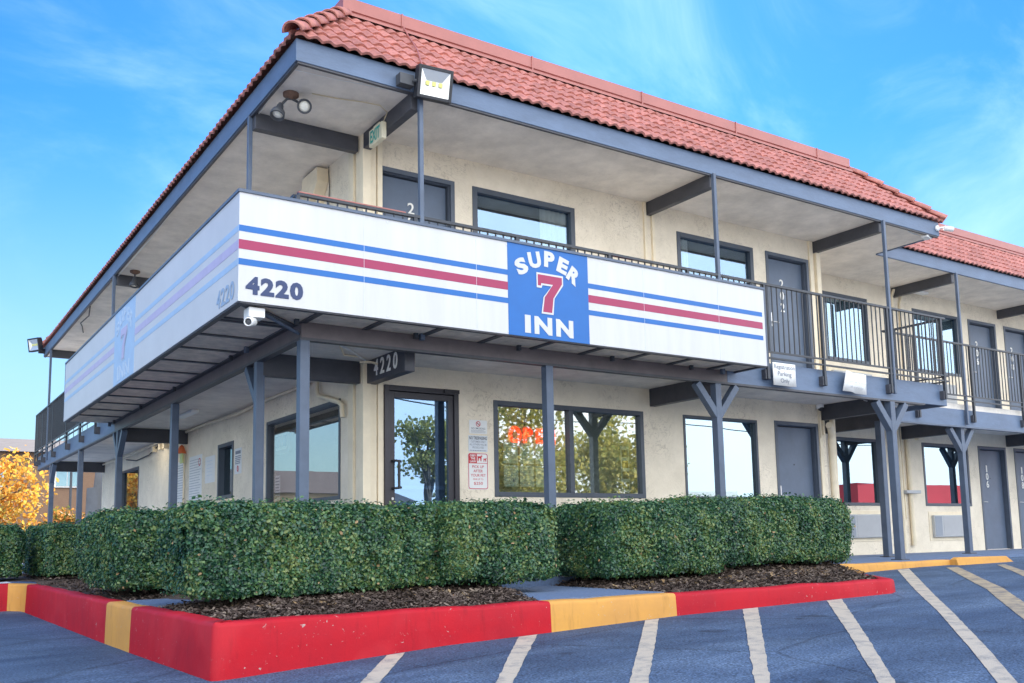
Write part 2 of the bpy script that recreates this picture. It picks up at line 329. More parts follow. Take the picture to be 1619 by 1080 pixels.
class MB:
    """collects faces in world coordinates, built into one mesh object"""
    def __init__(s): s.v = []; s.f = []; s.sm = []; s.mi = []
    def add(s, vs, fs, smooth=False, mi=0):
        n = len(s.v); s.v.extend(tuple(map(float, v)) for v in vs)
        for f in fs: s.f.append(tuple(n+i for i in f)); s.sm.append(smooth); s.mi.append(mi)
        return s
    def box(s, x0, x1, y0, y1, z0, z1, mi=0):
        x0, x1 = sorted((x0, x1)); y0, y1 = sorted((y0, y1)); z0, z1 = sorted((z0, z1))
        return s.add([(x0, y0, z0), (x1, y0, z0), (x1, y1, z0), (x0, y1, z0), (x0, y0, z1), (x1, y0, z1), (x1, y1, z1), (x0, y1, z1)],
            [(3, 2, 1, 0), (4, 5, 6, 7), (0, 1, 5, 4), (1, 2, 6, 5), (2, 3, 7, 6), (3, 0, 4, 7)], mi=mi)
    def obox(s, c, ax, ay, az, mi=0, taper=1.):
        c, ax, ay, az = map(Vector, (c, ax, ay, az)); vs = []
        for k in (-1, 1):
            t = 1. if k < 0 else taper
            for i, j in ((-1, -1), (1, -1), (1, 1), (-1, 1)): vs.append(c+ax*i*t+ay*j*t+az*k)
        return s.add(vs, [(3, 2, 1, 0), (4, 5, 6, 7), (0, 1, 5, 4), (1, 2, 6, 5), (2, 3, 7, 6), (3, 0, 4, 7)], mi=mi)
    def bar(s, p, q, w, h, up=(0, 0, 1), mi=0):
        p, q = Vector(p), Vector(q); d = (q-p); u = Vector(up); r = d.cross(u).normalized(); u = r.cross(d).normalized()
        return s.obox((p+q)/2, r*w/2, u*h/2, d/2, mi)
    def tube(s, pts, r, n=8, caps=True, mi=0):
        pts = [Vector(p) for p in pts]; rr = r if isinstance(r, (list, tuple)) else [r]*len(pts)
        vs = []; fs = []; a = None
        for i, p in enumerate(pts):
            d = (pts[min(i+1, len(pts)-1)]-pts[max(i-1, 0)]).normalized()
            if a is None: a = d.orthogonal().normalized()
            a = (a-d*a.dot(d)).normalized(); b = d.cross(a)
            for k in range(n):
                t = 2*math.pi*k/n; vs.append(p+(a*math.cos(t)+b*math.sin(t))*rr[i])
        for i in range(len(pts)-1):
            for k in range(n): fs.append((i*n+k, i*n+(k+1) % n, (i+1)*n+(k+1) % n, (i+1)*n+k))
        s.add(vs, fs, True, mi)
        if caps:
            m = len(pts)-1
            s.add(vs[:n], [tuple(range(n))[::-1]], False, mi); s.add(vs[m*n:], [tuple(range(n))], False, mi)
        return s
    def lathe(s, c, axis, prof, n=20, mi=0):
        """prof: (distance along axis, radius)"""
        c = Vector(c); ax = Vector(axis).normalized(); a = ax.orthogonal().normalized(); b = ax.cross(a); vs = []
        for t, r in prof: vs += [c+ax*t+(a*math.cos(2*math.pi*k/n)+b*math.sin(2*math.pi*k/n))*max(r, 1e-4) for k in range(n)]
        m = len(prof)-1
        s.add(vs, [(i*n+k, i*n+(k+1) % n, (i+1)*n+(k+1) % n, (i+1)*n+k) for i in range(m) for k in range(n)], True, mi)
        s.add(vs[:n], [tuple(range(n))[::-1]], False, mi); return s.add(vs[m*n:], [tuple(range(n))], False, mi)
    def prism(s, poly, d, mi=0):
        """poly: 3D points of one face, extruded by vector d"""
        d = Vector(d); n = len(poly); p = [Vector(q) for q in poly]
        return s.add(p+[q+d for q in p], [tuple(range(n))[::-1], tuple(range(n, 2*n))]+[(i, (i+1) % n, (i+1) % n+n, i+n) for i in range(n)], mi=mi)
    def build(s, name, mats, parent=None, bevel=0, label=None):
        if not isinstance(mats, (list, tuple)): mats = [mats]
        o0 = ORG[parent] if parent else Vector((0, 0, 0))
        me = bpy.data.meshes.new(name)
        a = np.array(s.v, float).reshape(-1, 3)-np.array(o0)
        me.from_pydata(a.tolist(), [], s.f)
        for m in mats: me.materials.append(m)
        me.polygons.foreach_set('use_smooth', s.sm); me.polygons.foreach_set('material_index', s.mi)
        me.update()
        bm = bmesh.new(); bm.from_mesh(me); bmesh.ops.recalc_face_normals(bm, faces=bm.faces); bm.to_mesh(me); bm.free()
        o = bpy.data.objects.new(name, me); COL.objects.link(o)
        if parent: o.parent = parent; ORG[o] = o0
        else: ORG[o] = Vector((0, 0, 0))
        if bevel:
            b = o.modifiers.new('bevel', 'BEVEL'); b.width = bevel; b.segments = 2; b.limit_method = 'ANGLE'; b.angle_limit = R(40)
        if label: o['label'] = label
        return o

def fast_mesh(name, V, F, mats, parent=None, smooth=False, mi=None):
    """V (n,3) array, F (m,4) array of quads"""
    o0 = ORG[parent] if parent else Vector((0, 0, 0))
    V = np.asarray(V, np.float32)-np.array(o0, np.float32); F = np.asarray(F, np.int32)
    me = bpy.data.meshes.new(name)
    me.vertices.add(len(V)); me.vertices.foreach_set('co', V.ravel())
    m, k = F.shape
    me.loops.add(m*k); me.loops.foreach_set('vertex_index', F.ravel())
    me.polygons.add(m); me.polygons.foreach_set('loop_start', np.arange(0, m*k, k, dtype=np.int32))
    try: me.polygons.foreach_set('loop_total', np.full(m, k, np.int32))
    except Exception: pass
    for q in (mats if isinstance(mats, (list, tuple)) else [mats]): me.materials.append(q)
    if smooth: me.polygons.foreach_set('use_smooth', np.ones(m, bool))
    if mi is not None: me.polygons.foreach_set('material_index', np.asarray(mi, np.int32))
    me.update(calc_edges=True); me.validate()
    o = bpy.data.objects.new(name, me); COL.objects.link(o)
    if parent: o.parent = parent; ORG[o] = o0
    else: ORG[o] = Vector((0, 0, 0))
    return o

TXT = {}
def glyphs(s, bold=0.):
    k = (s, bold)
    if k in TXT: return TXT[k]
    cu = bpy.data.curves.new('t', 'FONT'); cu.body = s; cu.size = 1; cu.offset = bold; cu.resolution_u = 3; cu.extrude = 0
    cu.fill_mode = 'FRONT'
    o = bpy.data.objects.new('t', cu); COL.objects.link(o)
    dg = bpy.context.evaluated_depsgraph_get(); e = o.evaluated_get(dg); me = e.to_mesh()
    v = np.array([tuple(x.co) for x in me.vertices]).reshape(-1, 3); f = [tuple(p.vertices) for p in me.polygons]
    e.to_mesh_clear(); bpy.data.objects.remove(o); bpy.data.curves.remove(cu)
    if len(v):
        lo = v.min(0); hi = v.max(0); v = (v-(lo+hi)/2)/np.maximum(hi-lo, 1e-6); asp = (hi-lo)[0]/max((hi-lo)[1], 1e-6)
    else: asp = 1
    TXT[k] = (v, f, asp); return TXT[k]

class Frame:
    """plane frame: o + a*r + b*u, n points out"""
    def __init__(s, o, r, u): s.o = Vector(o); s.r = Vector(r).normalized(); s.u = Vector(u).normalized(); s.n = s.r.cross(s.u)
    def p(s, a, b, c=0.): return s.o+s.r*a+s.u*b+s.n*c
def put(mb, fr, s, a, b, w, h, out=.003, bold=0., rot=0., mi=0, thick=.002, shear=0.):
    """text s centred at (a,b) fitted to w x h; w None keeps the aspect"""
    v, f, asp = glyphs(s, bold)
    if not len(v): return
    if w is None: w = h*asp
    c, sn = math.cos(rot), math.sin(rot); vs = []
    for x, y, _ in v:
        x, y = (x+shear*y)*w, y*h
        vs.append(fr.p(a+x*c-y*sn, b+x*sn+y*c, out))
    mb.add(vs, f, mi=mi)
def rect(mb, fr, a0, a1, b0, b1, o0, o1, mi=0):
    mb.prism([fr.p(a0, b0, o0), fr.p(a1, b0, o0), fr.p(a1, b1, o0), fr.p(a0, b1, o0)], fr.n*(o1-o0), mi)
def rrect(mb, fr, a0, a1, b0, b1, rad, o0, o1, mi=0, n=5):
    p = []
    for cx, cy, t0 in ((a1-rad, b1-rad, 0), (a0+rad, b1-rad, 90), (a0+rad, b0+rad, 180), (a1-rad, b0+rad, 270)):
        for k in range(n+1):
            t = R(t0+90*k/n); p.append(fr.p(cx+rad*math.cos(t), cy+rad*math.sin(t), o0))
    mb.prism(p, fr.n*(o1-o0), mi)
def ring(mb, fr, a, b, r0, r1, out, n=28, mi=0):
    vs = []; fs = []
    for k in range(n):
        t = 2*math.pi*k/n
        for r in (r0, r1): vs.append(fr.p(a+r*math.cos(t), b+r*math.sin(t), out))
    for k in range(n): j = (k+1) % n; fs.append((2*k, 2*k+1, 2*j+1, 2*j))
    mb.add(vs, fs, mi=mi)
def lines_of_text(mb, fr, a0, a1, b0, b1, rows, mi=0, out=.003, fill=.5):
    """rows of unreadable small print as short dashes"""
    h = (b1-b0)/rows
    for k in range(rows):
        y = b1-h*(k+.5); x = a0; end = a1-random.random()*(a1-a0)*.2
        while x < end:
            w = random.uniform(.02, .07)*(a1-a0)*1.6; w = min(w, end-x)
            rect(mb, fr, x, x+w, y-h*fill/2, y+h*fill/2, out-.002, out, mi); x += w+(a1-a0)*.025

FRONT = Frame((0, 0, 0), (1, 0, 0), (0, 0, 1))       # normal -y
LEFT = Frame((0, 0, 0), (0, -1, 0), (0, 0, 1))       # normal -x, a = -y
def frontat(y): return Frame((0, y, 0), (1, 0, 0), (0, 0, 1))
def leftat(x): return Frame((x, 0, 0), (0, -1, 0), (0, 0, 1))

# ------------------------------------------------------------------ ground
GX = [-8, -6, -2.73, -1, 0, 1.4, 2.9, 4.6, 8, 12, 30]; GZ = [-.55, -.55, -.51, -.41, -.38, -.33, -.305, -.28, -.20, -.17, -.15]
def gz(x, y):
    k = .02 if y < -3.55 else .03*min(1, max(0, (x-2)/4))
    return float(np.interp(x, GX, GZ))+k*(max(min(y, 0), -16)+3.55)
def grid_obj(name, xs, ys, fz, m, parent=None, smooth=True):
    X, Y = np.meshgrid(xs, ys); Z = np.vectorize(fz)(X, Y)
    V = np.stack([X, Y, Z], -1).reshape(-1, 3); nx = len(xs); F = []
    for j in range(len(ys)-1):
        b = j*nx+np.arange(nx-1); F.append(np.stack([b, b+1, b+nx+1, b+nx], -1))
    return fast_mesh(name, V, np.concatenate(F), m, parent, smooth)
xs = np.concatenate([[-600, -200, -80, -40, -20, -12], np.arange(-10, 16.01, .2), [18, 22, 30, 45, 80, 200, 600]])
ys = np.concatenate([[-600, -200, -80, -40, -24, -16], np.arange(-14, 3.01, .2), [5, 8, 12, 18, 30, 60, 200, 600]])
def gbump(x, y): return gz(x, y)+.012*math.sin(1.7*x+.6*y)*math.sin(.9*y-.4*x)*(1 if y > -14 else 0)*.6
tag(grid_obj('ground', xs, ys, gz, M['asphalt']), kind='structure')

def strip(name, pl, pr, m, lift=.004, rag=.003, step=.08):
    """painted line between two polylines (left edge, right edge)"""
    def res(p, n):
        p = np.array(p); d = np.r_[0, np.cumsum(np.hypot(*np.diff(p, axis=0).T))]
        t = np.linspace(0, d[-1], n); return np.stack([np.interp(t, d, p[:, 0]), np.interp(t, d, p[:, 1])], -1)
    n = int(np.hypot(*(np.array(pl[-1])-np.array(pl[0])))/step)+2
    A, B = res(pl, n), res(pr, n)
    u = (B-A); u /= np.hypot(*u.T)[:, None]
    A = A+u*RNG.normal(0, rag, n)[:, None]; B = B+u*RNG.normal(0, rag, n)[:, None]
    V = []
    for k in range(n):
        for t in (0, .25, .5, .75, 1): 
            q = A[k]*(1-t)+B[k]*t; V.append((q[0], q[1], gz_mesh(*q)+lift))
    F = [(5*k+j, 5*k+j+1, 5*k+j+6, 5*k+j+5) for k in range(n-1) for j in range(4)]
    return fast_mesh(name, V, F, m)
def gz_mesh(x, y):
    """height of the ground sheet itself (bilinear in its cells)"""
    i = int(np.clip(np.searchsorted(xs, x)-1, 0, len(xs)-2)); j = int(np.clip(np.searchsorted(ys, y)-1, 0, len(ys)-2))
    tx = (x-xs[i])/(xs[i+1]-xs[i]); ty = (y-ys[j])/(ys[j+1]-ys[j])
    return max((gz(xs[i], ys[j])*(1-tx)+gz(xs[i+1], ys[j])*tx)*(1-ty)+(gz(xs[i], ys[j+1])*(1-tx)+gz(xs[i+1], ys[j+1])*tx)*ty, 0-9)
def ext(a, b, t): return (a[0]+(b[0]-a[0])*t, a[1]+(b[1]-a[1])*t)
LN = [([(-1.51, -3.60), (-2.07, -4.37)], [(-1.36, -3.60), (-1.99, -4.47)]),
      ([(-.36, -3.60), (-1.50, -5.03)], [(-.18, -3.60), (-1.43, -5.11)]),
      ([(.96, -3.60), (-.98, -5.63)], [(1.12, -3.60), (-.90, -5.70)]),
      ([(2.17, -3.60), (-.47, -6.10)], [(2.38, -3.60), (-.41, -6.16)]),
      ([(3.36, -3.62), (.01, -6.55)], [(3.62, -3.60), (.07, -6.61)]),
      ([(7.35, -1.72), (5.52, -3.12), (3.31, -4.83), (.44, -6.97)], [(7.62, -1.72), (5.27+.12, -3.45+.04), (3.17+.05, -5.06+.02), (.51, -7.04)])]
PLINE = []
for k, (a, b) in enumerate(LN):
    a = a+[ext(a[-2], a[-1], 2.2)]; b = b+[ext(b[-2], b[-1], 2.2)]
    o = strip('parking_line', a, b, M['paint_line']); tag(o, kind='structure')
for a, b in (([(8.16, -1.95), (5.53, -4.03), (3.14, -5.69)], [(8.41, -1.97), (6.08-.3, -3.79-.28), (3.4, -5.75)]), ([(9.3, -2.05), (7.36, -3.47), (5.6, -4.8)], [(9.5, -2.07), (7.6, -3.5), (5.8, -4.85)]),
             ([(10.6, -2.2), (7.0, -4.95)], [(10.8, -2.2), (7.2, -4.98)])):
    tag(strip('parking_line', a, b, M['paint_yellow']), kind='structure')

tag(grid_obj('bounce_ground', np.array([-300., -60, 0, 60, 300]), np.array([-120., -60, -30, -14.5, -11]), lambda x, y: max(gz(x, y), -1)+.03, M['concrete'], smooth=False), kind='structure')  # unseen pale sheet behind the camera, added to bounce sunlight onto the soffits
# kerb ------------------------------------------------------------
def kerb(path, name, colour):
    """path: (x, y, ztop, material index); profile swept along, outside on the right of travel"""
    pts = []
    for (a, b) in zip(path[:-1], path[1:]):
        d = math.hypot(b[0]-a[0], b[1]-a[1]); n = max(1, int(d/.22))
        for k in range(n): t = k/n; pts.append([a[i]+(b[i]-a[i])*t for i in range(3)]+[a[3]])
    pts.append(list(path[-1][:3])+[path[-2][3]])
    P = np.array([p[:2] for p in pts]); T = np.gradient(P, axis=0)
    T /= np.hypot(*T.T)[:, None]; Nn = np.stack([-T[:, 1], T[:, 0]], -1)         # left of travel = inside
    vs = []; fs = []; mi = []
    W = .17
    for k, p in enumerate(pts):
        g = min(gz(p[0]-Nn[k][0]*.05, p[1]-Nn[k][1]*.05), gz(p[0], p[1]))-.06; z = p[2]+.004*math.sin(k*1.3)+RNG.normal(0, .002)
        jit = RNG.normal(0, .0025)
        prof = [(-.012, g), (-.006+jit, (g+z)/2), (jit, z-.030), (.008+jit, z-.010), (.026, z), (W-.02, z+.001), (W, z-.012), (W, z-.10)]
        for o_, zz in prof: vs.append((p[0]+Nn[k][0]*o_, p[1]+Nn[k][1]*o_, zz))
    m = 8
    for k in range(len(pts)-1):
        for j in range(m-1): fs.append((k*m+j, k*m+j+1, (k+1)*m+j+1, (k+1)*m+j)); mi.append(int(pts[k][3]))
    b = MB(); b.add(vs, fs, True); b.mi = mi
    b.add([vs[j] for j in range(m)], [tuple(range(m))]); b.add(vs[-m:], [tuple(range(m))])
    b.mi[-2] = mi[0]; b.mi[-1] = mi[-1]
    o = b.build(name, colour); tag(o, kind='structure'); return o
def arc(cx, cy, r, a0, a1, z, mi, n=6):
    return [(cx+r*math.cos(R(a0+(a1-a0)*k/n)), cy+r*math.sin(R(a0+(a1-a0)*k/n)), z, mi) for k in range(n+1)]
kp = [(-14, 4.6, -.135, 0), (-3.45, 5.2, -.135, 0), (-3.05, 5.32, -.135, 1), (-2.90, 5.05, -.135, 1), (-2.88, 4.75, -.135, 0), (-2.82, -.48, -.135, 1), (-2.80, -1.40, -.135, 0)]
kp += arc(-2.745+.06, -3.551+.06, .06, 180, 270, -.135, 0, 4)
kp += [(-.011, -3.551, -.135, 1), (1.374, -3.551, -.137, 0), (4.52, -3.551, -.130, 0), (4.70, -3.47, -.130, 0), (5.97, -1.72, -.10, 0), (6.05, -1.60, -.10, 0)]
kerb(kp, 'kerb', [M['kerb_red'], M['kerb_yellow']])
kerb([(6.02, -1.66, -.05, 0), (8.86, -1.60, -.06, 0)], 'kerb', [M['kerb_yellow']])

# walkway slabs -----------------------------------------------------
b = MB()
b.box(-1.55, 6.3, -1.55, -.001, -.4, -.045); b.box(6.3, 9.0, -1.5, -.002, -.4, -.046); b.box(8.2, 32, -.002, 1.15, -.4, -.044)
b.box(9.0, 32, -1.0, -.003, -.4, -.048); b.box(-1.55, -.001, -.002, 18, -.4, -.043)
tag(b.build('walkway', M['walk']), kind='structure')
b = MB()
b.prism([(-.02, -3.40, -.30), (1.38, -3.40, -.30), (1.45, -1.55, -.30), (.62, -1.55, -.30)], (0, 0, .172))
b.prism([(-2.66, -.52, -.30), (-2.66, -1.36, -.30), (-1.55, -1.36, -.30), (-1.55, -.52, -.30)], (0, 0, .172))
b.prism([(9.0, -1.75, -.5), (32, -1.75, -.5), (32, -1.0, -.5), (9.0, -1.0, -.5)], (0, 0, .36))
tag(b.build('path', M['walk']), kind='structure')

# planting beds -------------------------------------------------------
def mz(x, y):
    f = min(1, max(0, (y+3.4)/1.3), max(0, (x+2.65)/.8)) if y < 5 else 1
    top = float(np.interp(x, [-2.7, -1.5, 0, 1.36, 1.75, 2.4, 3.4, 5.5, 6], [-.115, -.075, -.06, -.15, -.10, -.09, -.035, -.01, -.06]))
    return -.165+(top+.165)*f+.012*math.sin(7*x+3*y)*math.sin(5*y-2*x)
def bed(name, poly_test, x0, x1, y0, y1, st=.07):
    X = np.arange(x0, x1, st); Y = np.arange(y0, y1, st); V = []; F = []; idx = {}
    for i, x in enumerate(X):
        for j, y in enumerate(Y):
            idx[i, j] = len(V); V.append((x, y, mz(x, y)+RNG.normal(0, .002)))
    for i in range(len(X)-1):
        for j in range(len(Y)-1):
            if poly_test(X[i]+st/2, Y[j]+st/2): F.append((idx[i, j], idx[i+1, j], idx[i+1, j+1], idx[i, j+1]))
    o = fast_mesh(name, V, F, M['mulch'], smooth=True); tag(o, kind='structure'); return o
t1 = lambda x, y: (-2.7 < x < .62 and -3.42 < y < -1.5 and x < -.02+(y+3.4)*.35)
t2 = lambda x, y: (1.36 < x < 6.2 and -3.42 < y < -1.5 and (x-4.55) < (y+3.42)*.72)
t3 = lambda x, y: -2.7 < x < -1.5 and (-1.7 < y < 9.5 or y < -1.3)
t4 = lambda x, y: -7 < x < -2.6 and y > 5.4
bed('planting_bed', t1, -2.72, .8, -3.44, -1.45); bed('planting_bed', t2, 1.3, 6.3, -3.44, -1.45)
bed('planting_bed', t3, -2.72, -1.45, -1.6, 9.6); bed('planting_bed', t4, -7, -2.6, 5.3, 9.6)

def scatter_quads(name, n, samp, size, m, flat=.5, kind='stuff', asp=.4):
    P = np.array([samp() for _ in range(n)]); ang = RNG.uniform(0, 2*np.pi, n); s = RNG.uniform(*size, n)
    nn = RNG.normal(0, flat, (n, 3)); nn[:, 2] = 1; nn /= np.linalg.norm(nn, axis=1)[:, None]
    t = np.stack([np.cos(ang), np.sin(ang), np.zeros(n)], -1); t -= nn*(t*nn).sum(1)[:, None]; t /= np.linalg.norm(t, axis=1)[:, None]
    u = np.cross(nn, t)
    a, c = t*s[:, None]*.5, u*(s*asp)[:, None]*.5
    V = np.stack([P-a-c, P+a-c*.6, P+a*1.1+c*.7, P-a*.8+c], 1).reshape(-1, 3)
    F = np.arange(4*n).reshape(n, 4)
    o = fast_mesh(name, V, F, m); tag(o, kind=kind); return o
def samp_bed():
    while True:
        r = random.random()
        if r < .40: x, y, ok = random.uniform(-2.6, .3), random.uniform(-3.38, -1.6), t1
        elif r < .8: x, y, ok = random.uniform(1.4, 5.9), random.uniform(-3.38, -1.6), t2
        else: x, y, ok = random.uniform(-2.62, -1.6), random.uniform(-1.5, 9), t3
        if ok(x, y) and not (-1.42 < y < -.45 and x < -1.5): return (x, y, mz(x, y)+.016+random.random()*.018)
scatter_quads('mulch_chips', 26000, samp_bed, (.018, .06), M['chip'], .45)
def samp_lit():
    while True:
        x, y = random.uniform(-2.3, 5.2), random.gauss(-2.65, .17)
        if (t1(x, y) or t2(x, y)): return (x, y, mz(x, y)+.02)
scatter_quads('fallen_leaves', 320, samp_lit, (.03, .065), M['litter'], .5, asp=.6)

# ------------------------------------------------------------------ the motel
BLD = thing('motel_building', 'two storey cream stucco motel with slate balconies and red tiled mansard roof', 'building', (4, 2, -.05))
D = 1.155
def wall(fn, a0, a1, z0, z1, ops, depth, name='wall', m=None):
    """fn(a, d, z) -> point, d into the building; ops = openings (a0,a1,z0,z1)"""
    A = sorted({a0, a1, *[o[0] for o in ops], *[o[1] for o in ops]}); Z = sorted({z0, z1, *[o[2] for o in ops], *[o[3] for o in ops]})
    b = MB()
    for i in range(len(A)-1):
        for j in range(len(Z)-1):
            ca, cz = (A[i]+A[i+1])/2, (Z[j]+Z[j+1])/2
            if any(o[0] < ca < o[1] and o[2] < cz < o[3] for o in ops): continue
            b.add([fn(A[i], 0, Z[j]), fn(A[i+1], 0, Z[j]), fn(A[i+1], 0, Z[j+1]), fn(A[i], 0, Z[j+1])], [(0, 1, 2, 3)])
            b.add([fn(A[i], depth, Z[j]), fn(A[i+1], depth, Z[j]), fn(A[i+1], depth, Z[j+1]), fn(A[i], depth, Z[j+1])], [(3, 2, 1, 0)])
    for o in ops:
        for (p, q) in (((o[0], o[2]), (o[1], o[2])), ((o[1], o[2]), (o[1], o[3])), ((o[1], o[3]), (o[0], o[3])), ((o[0], o[3]), (o[0], o[2]))):
            b.add([fn(p[0], 0, p[1]), fn(q[0], 0, q[1]), fn(q[0], depth, q[1]), fn(p[0], depth, p[1])], [(0, 1, 2, 3)])
    for (p, q) in (((a0, z0), (a1, z0)), ((a1, z0), (a1, z1)), ((a1, z1), (a0, z1)), ((a0, z1), (a0, z0))):
        b.add([fn(p[0], 0, p[1]), fn(q[0], 0, q[1]), fn(q[0], depth, q[1]), fn(p[0], depth, p[1])], [(0, 1, 2, 3)])
    o = b.build(name, m or M['stucco'], BLD)
    return o
fF = lambda a, d, z: (a, d, z)
fD = lambda a, d, z: (a, D+d, z)
fL = lambda a, d, z: (d, a, z)
UF = 2.73
OD = (.251, 1.23, -.04, 2.179); W1 = (1.774, 4.245, .908, 2.099); W2 = (5.035, 6.565, .905, 2.099); D2 = (6.985, 8.0, -.04, 2.118)
U1 = (.166, 1.219, UF, 4.851); UW1 = (1.509, 3.129, 3.58, 4.849); UW2 = (5.061, 6.674, 3.58, 4.849); UD2 = (6.985, 8.0, UF, 4.851)
wall(fF, 0, 8.2, -.15, 5.25, [OD, W1, W2, D2, U1, UW1, UW2, UD2], .14)
W3 = (9.876, 11.20, .874, 2.112); W4 = (12.652, 14.239, .874, 2.112); D6 = (14.641, 15.692, -.04, 2.12); D8 = (16.05, 17.10, -.04, 2.12); W5 = (17.55, 19.1, .874, 2.112)
up = lambda o, z0, z1: (o[0], o[1], z0, z1)
UW3 = (9.86, 11.163, 3.58, 4.849); UW4 = up(W4, 3.58, 4.849); UD6 = up(D6, UF, 4.851); UD8 = up(D8, UF, 4.851); UW5 = up(W5, 3.58, 4.849)
wall(fD, 8.2, 32, -.15, 5.25, [W3, W4, D6, D8, W5, UW3, UW4, UD6, UD8, UW5], .14)
LW = (.701, 3.306, .895, 2.096); L2 = (4.866, 5.665, 1.10, 1.982); L3 = (11.43, 13.10, .90, 2.06)
wall(fL, .14, 15.345, -.15, 5.25, [LW, L2, L3], .14)
b = MB(); b.box(8.06, 8.2, .14, D+.14, -.15, 5.25); b.build('wall', M['stucco'], BLD)
for q in ((.0, 20, 15.345, 15.49), (31.86, 32, D+.14, 15.3)): b = MB(); b.box(*q, -.15, 5.25); b.build('wall', M['stucco'], BLD)
# rooms behind the glass
def room(x0, x1, y0, y1, z0, z1, m):
    b = MB(); b.box(x0, x1, y0, y1, z0, z1); b.build('interior', m, BLD)
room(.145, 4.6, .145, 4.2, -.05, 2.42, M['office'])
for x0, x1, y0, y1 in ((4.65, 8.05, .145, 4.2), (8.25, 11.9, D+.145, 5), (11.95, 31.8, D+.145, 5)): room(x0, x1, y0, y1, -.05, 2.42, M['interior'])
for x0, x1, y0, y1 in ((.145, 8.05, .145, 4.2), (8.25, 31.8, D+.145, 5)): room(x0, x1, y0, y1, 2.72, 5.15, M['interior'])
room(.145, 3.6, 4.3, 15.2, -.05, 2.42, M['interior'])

def window(fn, op, frame_m, pane_m, fw=.05, inset=.045, mull=(), proud=.012, curtain=None, nm='window'):
    """child 'window' (its frame) with sub-part panes, curtain"""
    a0, a1, z0, z1 = op; b = MB()
    def fb(p0, p1, q0, q1, d0, d1):
        P = [fn(x, d, z) for d in (d0, d1) for (x, z) in ((p0, q0), (p1, q0), (p1, q1), (p0, q1))]
        b.add(P, [(3, 2, 1, 0), (4, 5, 6, 7), (0, 1, 5, 4), (1, 2, 6, 5), (2, 3, 7, 6), (3, 0, 4, 7)])
    e = .012
    fb(a0-e, a0+fw, z0-e, z1+e, -proud, inset+.04); fb(a1-fw, a1+e, z0-e, z1+e, -proud, inset+.04)
    fb(a0+fw, a1-fw, z0-e, z0+fw, -proud, inset+.04); fb(a0+fw, a1-fw, z1-fw, z1+e, -proud, inset+.04)
    for m in mull: fb(m-.035, m+.035, z0+fw, z1-fw, -proud+.002, inset+.04)
    w = b.build(nm, frame_m, BLD, .004)
    edges = [a0+fw]+[m for m in mull]+[a1-fw]
    for k in range(len(edges)-1):
        p0 = edges[k]+(.035 if k else 0); p1 = edges[k+1]-(.035 if k < len(edges)-2 else 0)
        c = MB(); c.add([fn(p0, inset, z0+fw), fn(p1, inset, z0+fw), fn(p1, inset, z1-fw), fn(p0, inset, z1-fw)], [(0, 1, 2, 3)])
        pn = c.build('pane', pane_m, w)
        s = pn.modifiers.new('thick', 'SOLIDIFY'); s.thickness = .005; s.offset = 0
    if curtain:
        for (c0, c1) in curtain:
            n = int(abs(c1-c0)/.012); vs = []; fs = []
            for k in range(n+1):
                a = c0+(c1-c0)*k/n; dd = inset+.045+.022*math.sin(k*.95)+.008*math.sin(k*.37)
                vs += [fn(a, dd, z0-.1), fn(a, dd+.004*math.sin(k), z1+.06)]
            for k in range(n): fs.append((2*k, 2*k+2, 2*k+3, 2*k+1))
            c = MB(); c.add(vs, fs, True); q = c.build('curtain', M['curtain'], w)
            s = q.modifiers.new('thick', 'SOLIDIFY'); s.thickness = .003
    return w
window(fF, W1, M['dkwin'], M['glass_office'], mull=(2.985,))
window(fF, W2, M['dkwin'], M['glass_mirror'], fw=.03)
window(fF, UW1, M['dkwin'], M['glass_upper'], fw=.06, curtain=[(2.62, 3.06)])
window(fF, UW2, M['dkwin'], M['glass_upper'], fw=.06, curtain=[(5.12, 5.36)])
for w_, g_ in ((W3, 'glass_mirror'), (W4, 'glass_mirror'), (W5, 'glass_mirror'), (UW3, 'glass_upper2'), (UW4, 'glass_upper2'), (UW5, 'glass_upper2')):
    window(fD, w_, M['dkwin'], M[g_], fw=.045, curtain=[(w_[0]+.1, w_[1]-.1)] if g_ == 'glass_upper2' else None)
window(fL, LW, M['dkwin'], M['glass_side'], fw=.035)
window(fL, L2, M['dkwin'], M['glass_mirror'], fw=.05, inset=.09)
window(fL, L3, M['dkwin'], M['glass_office'], fw=.035)

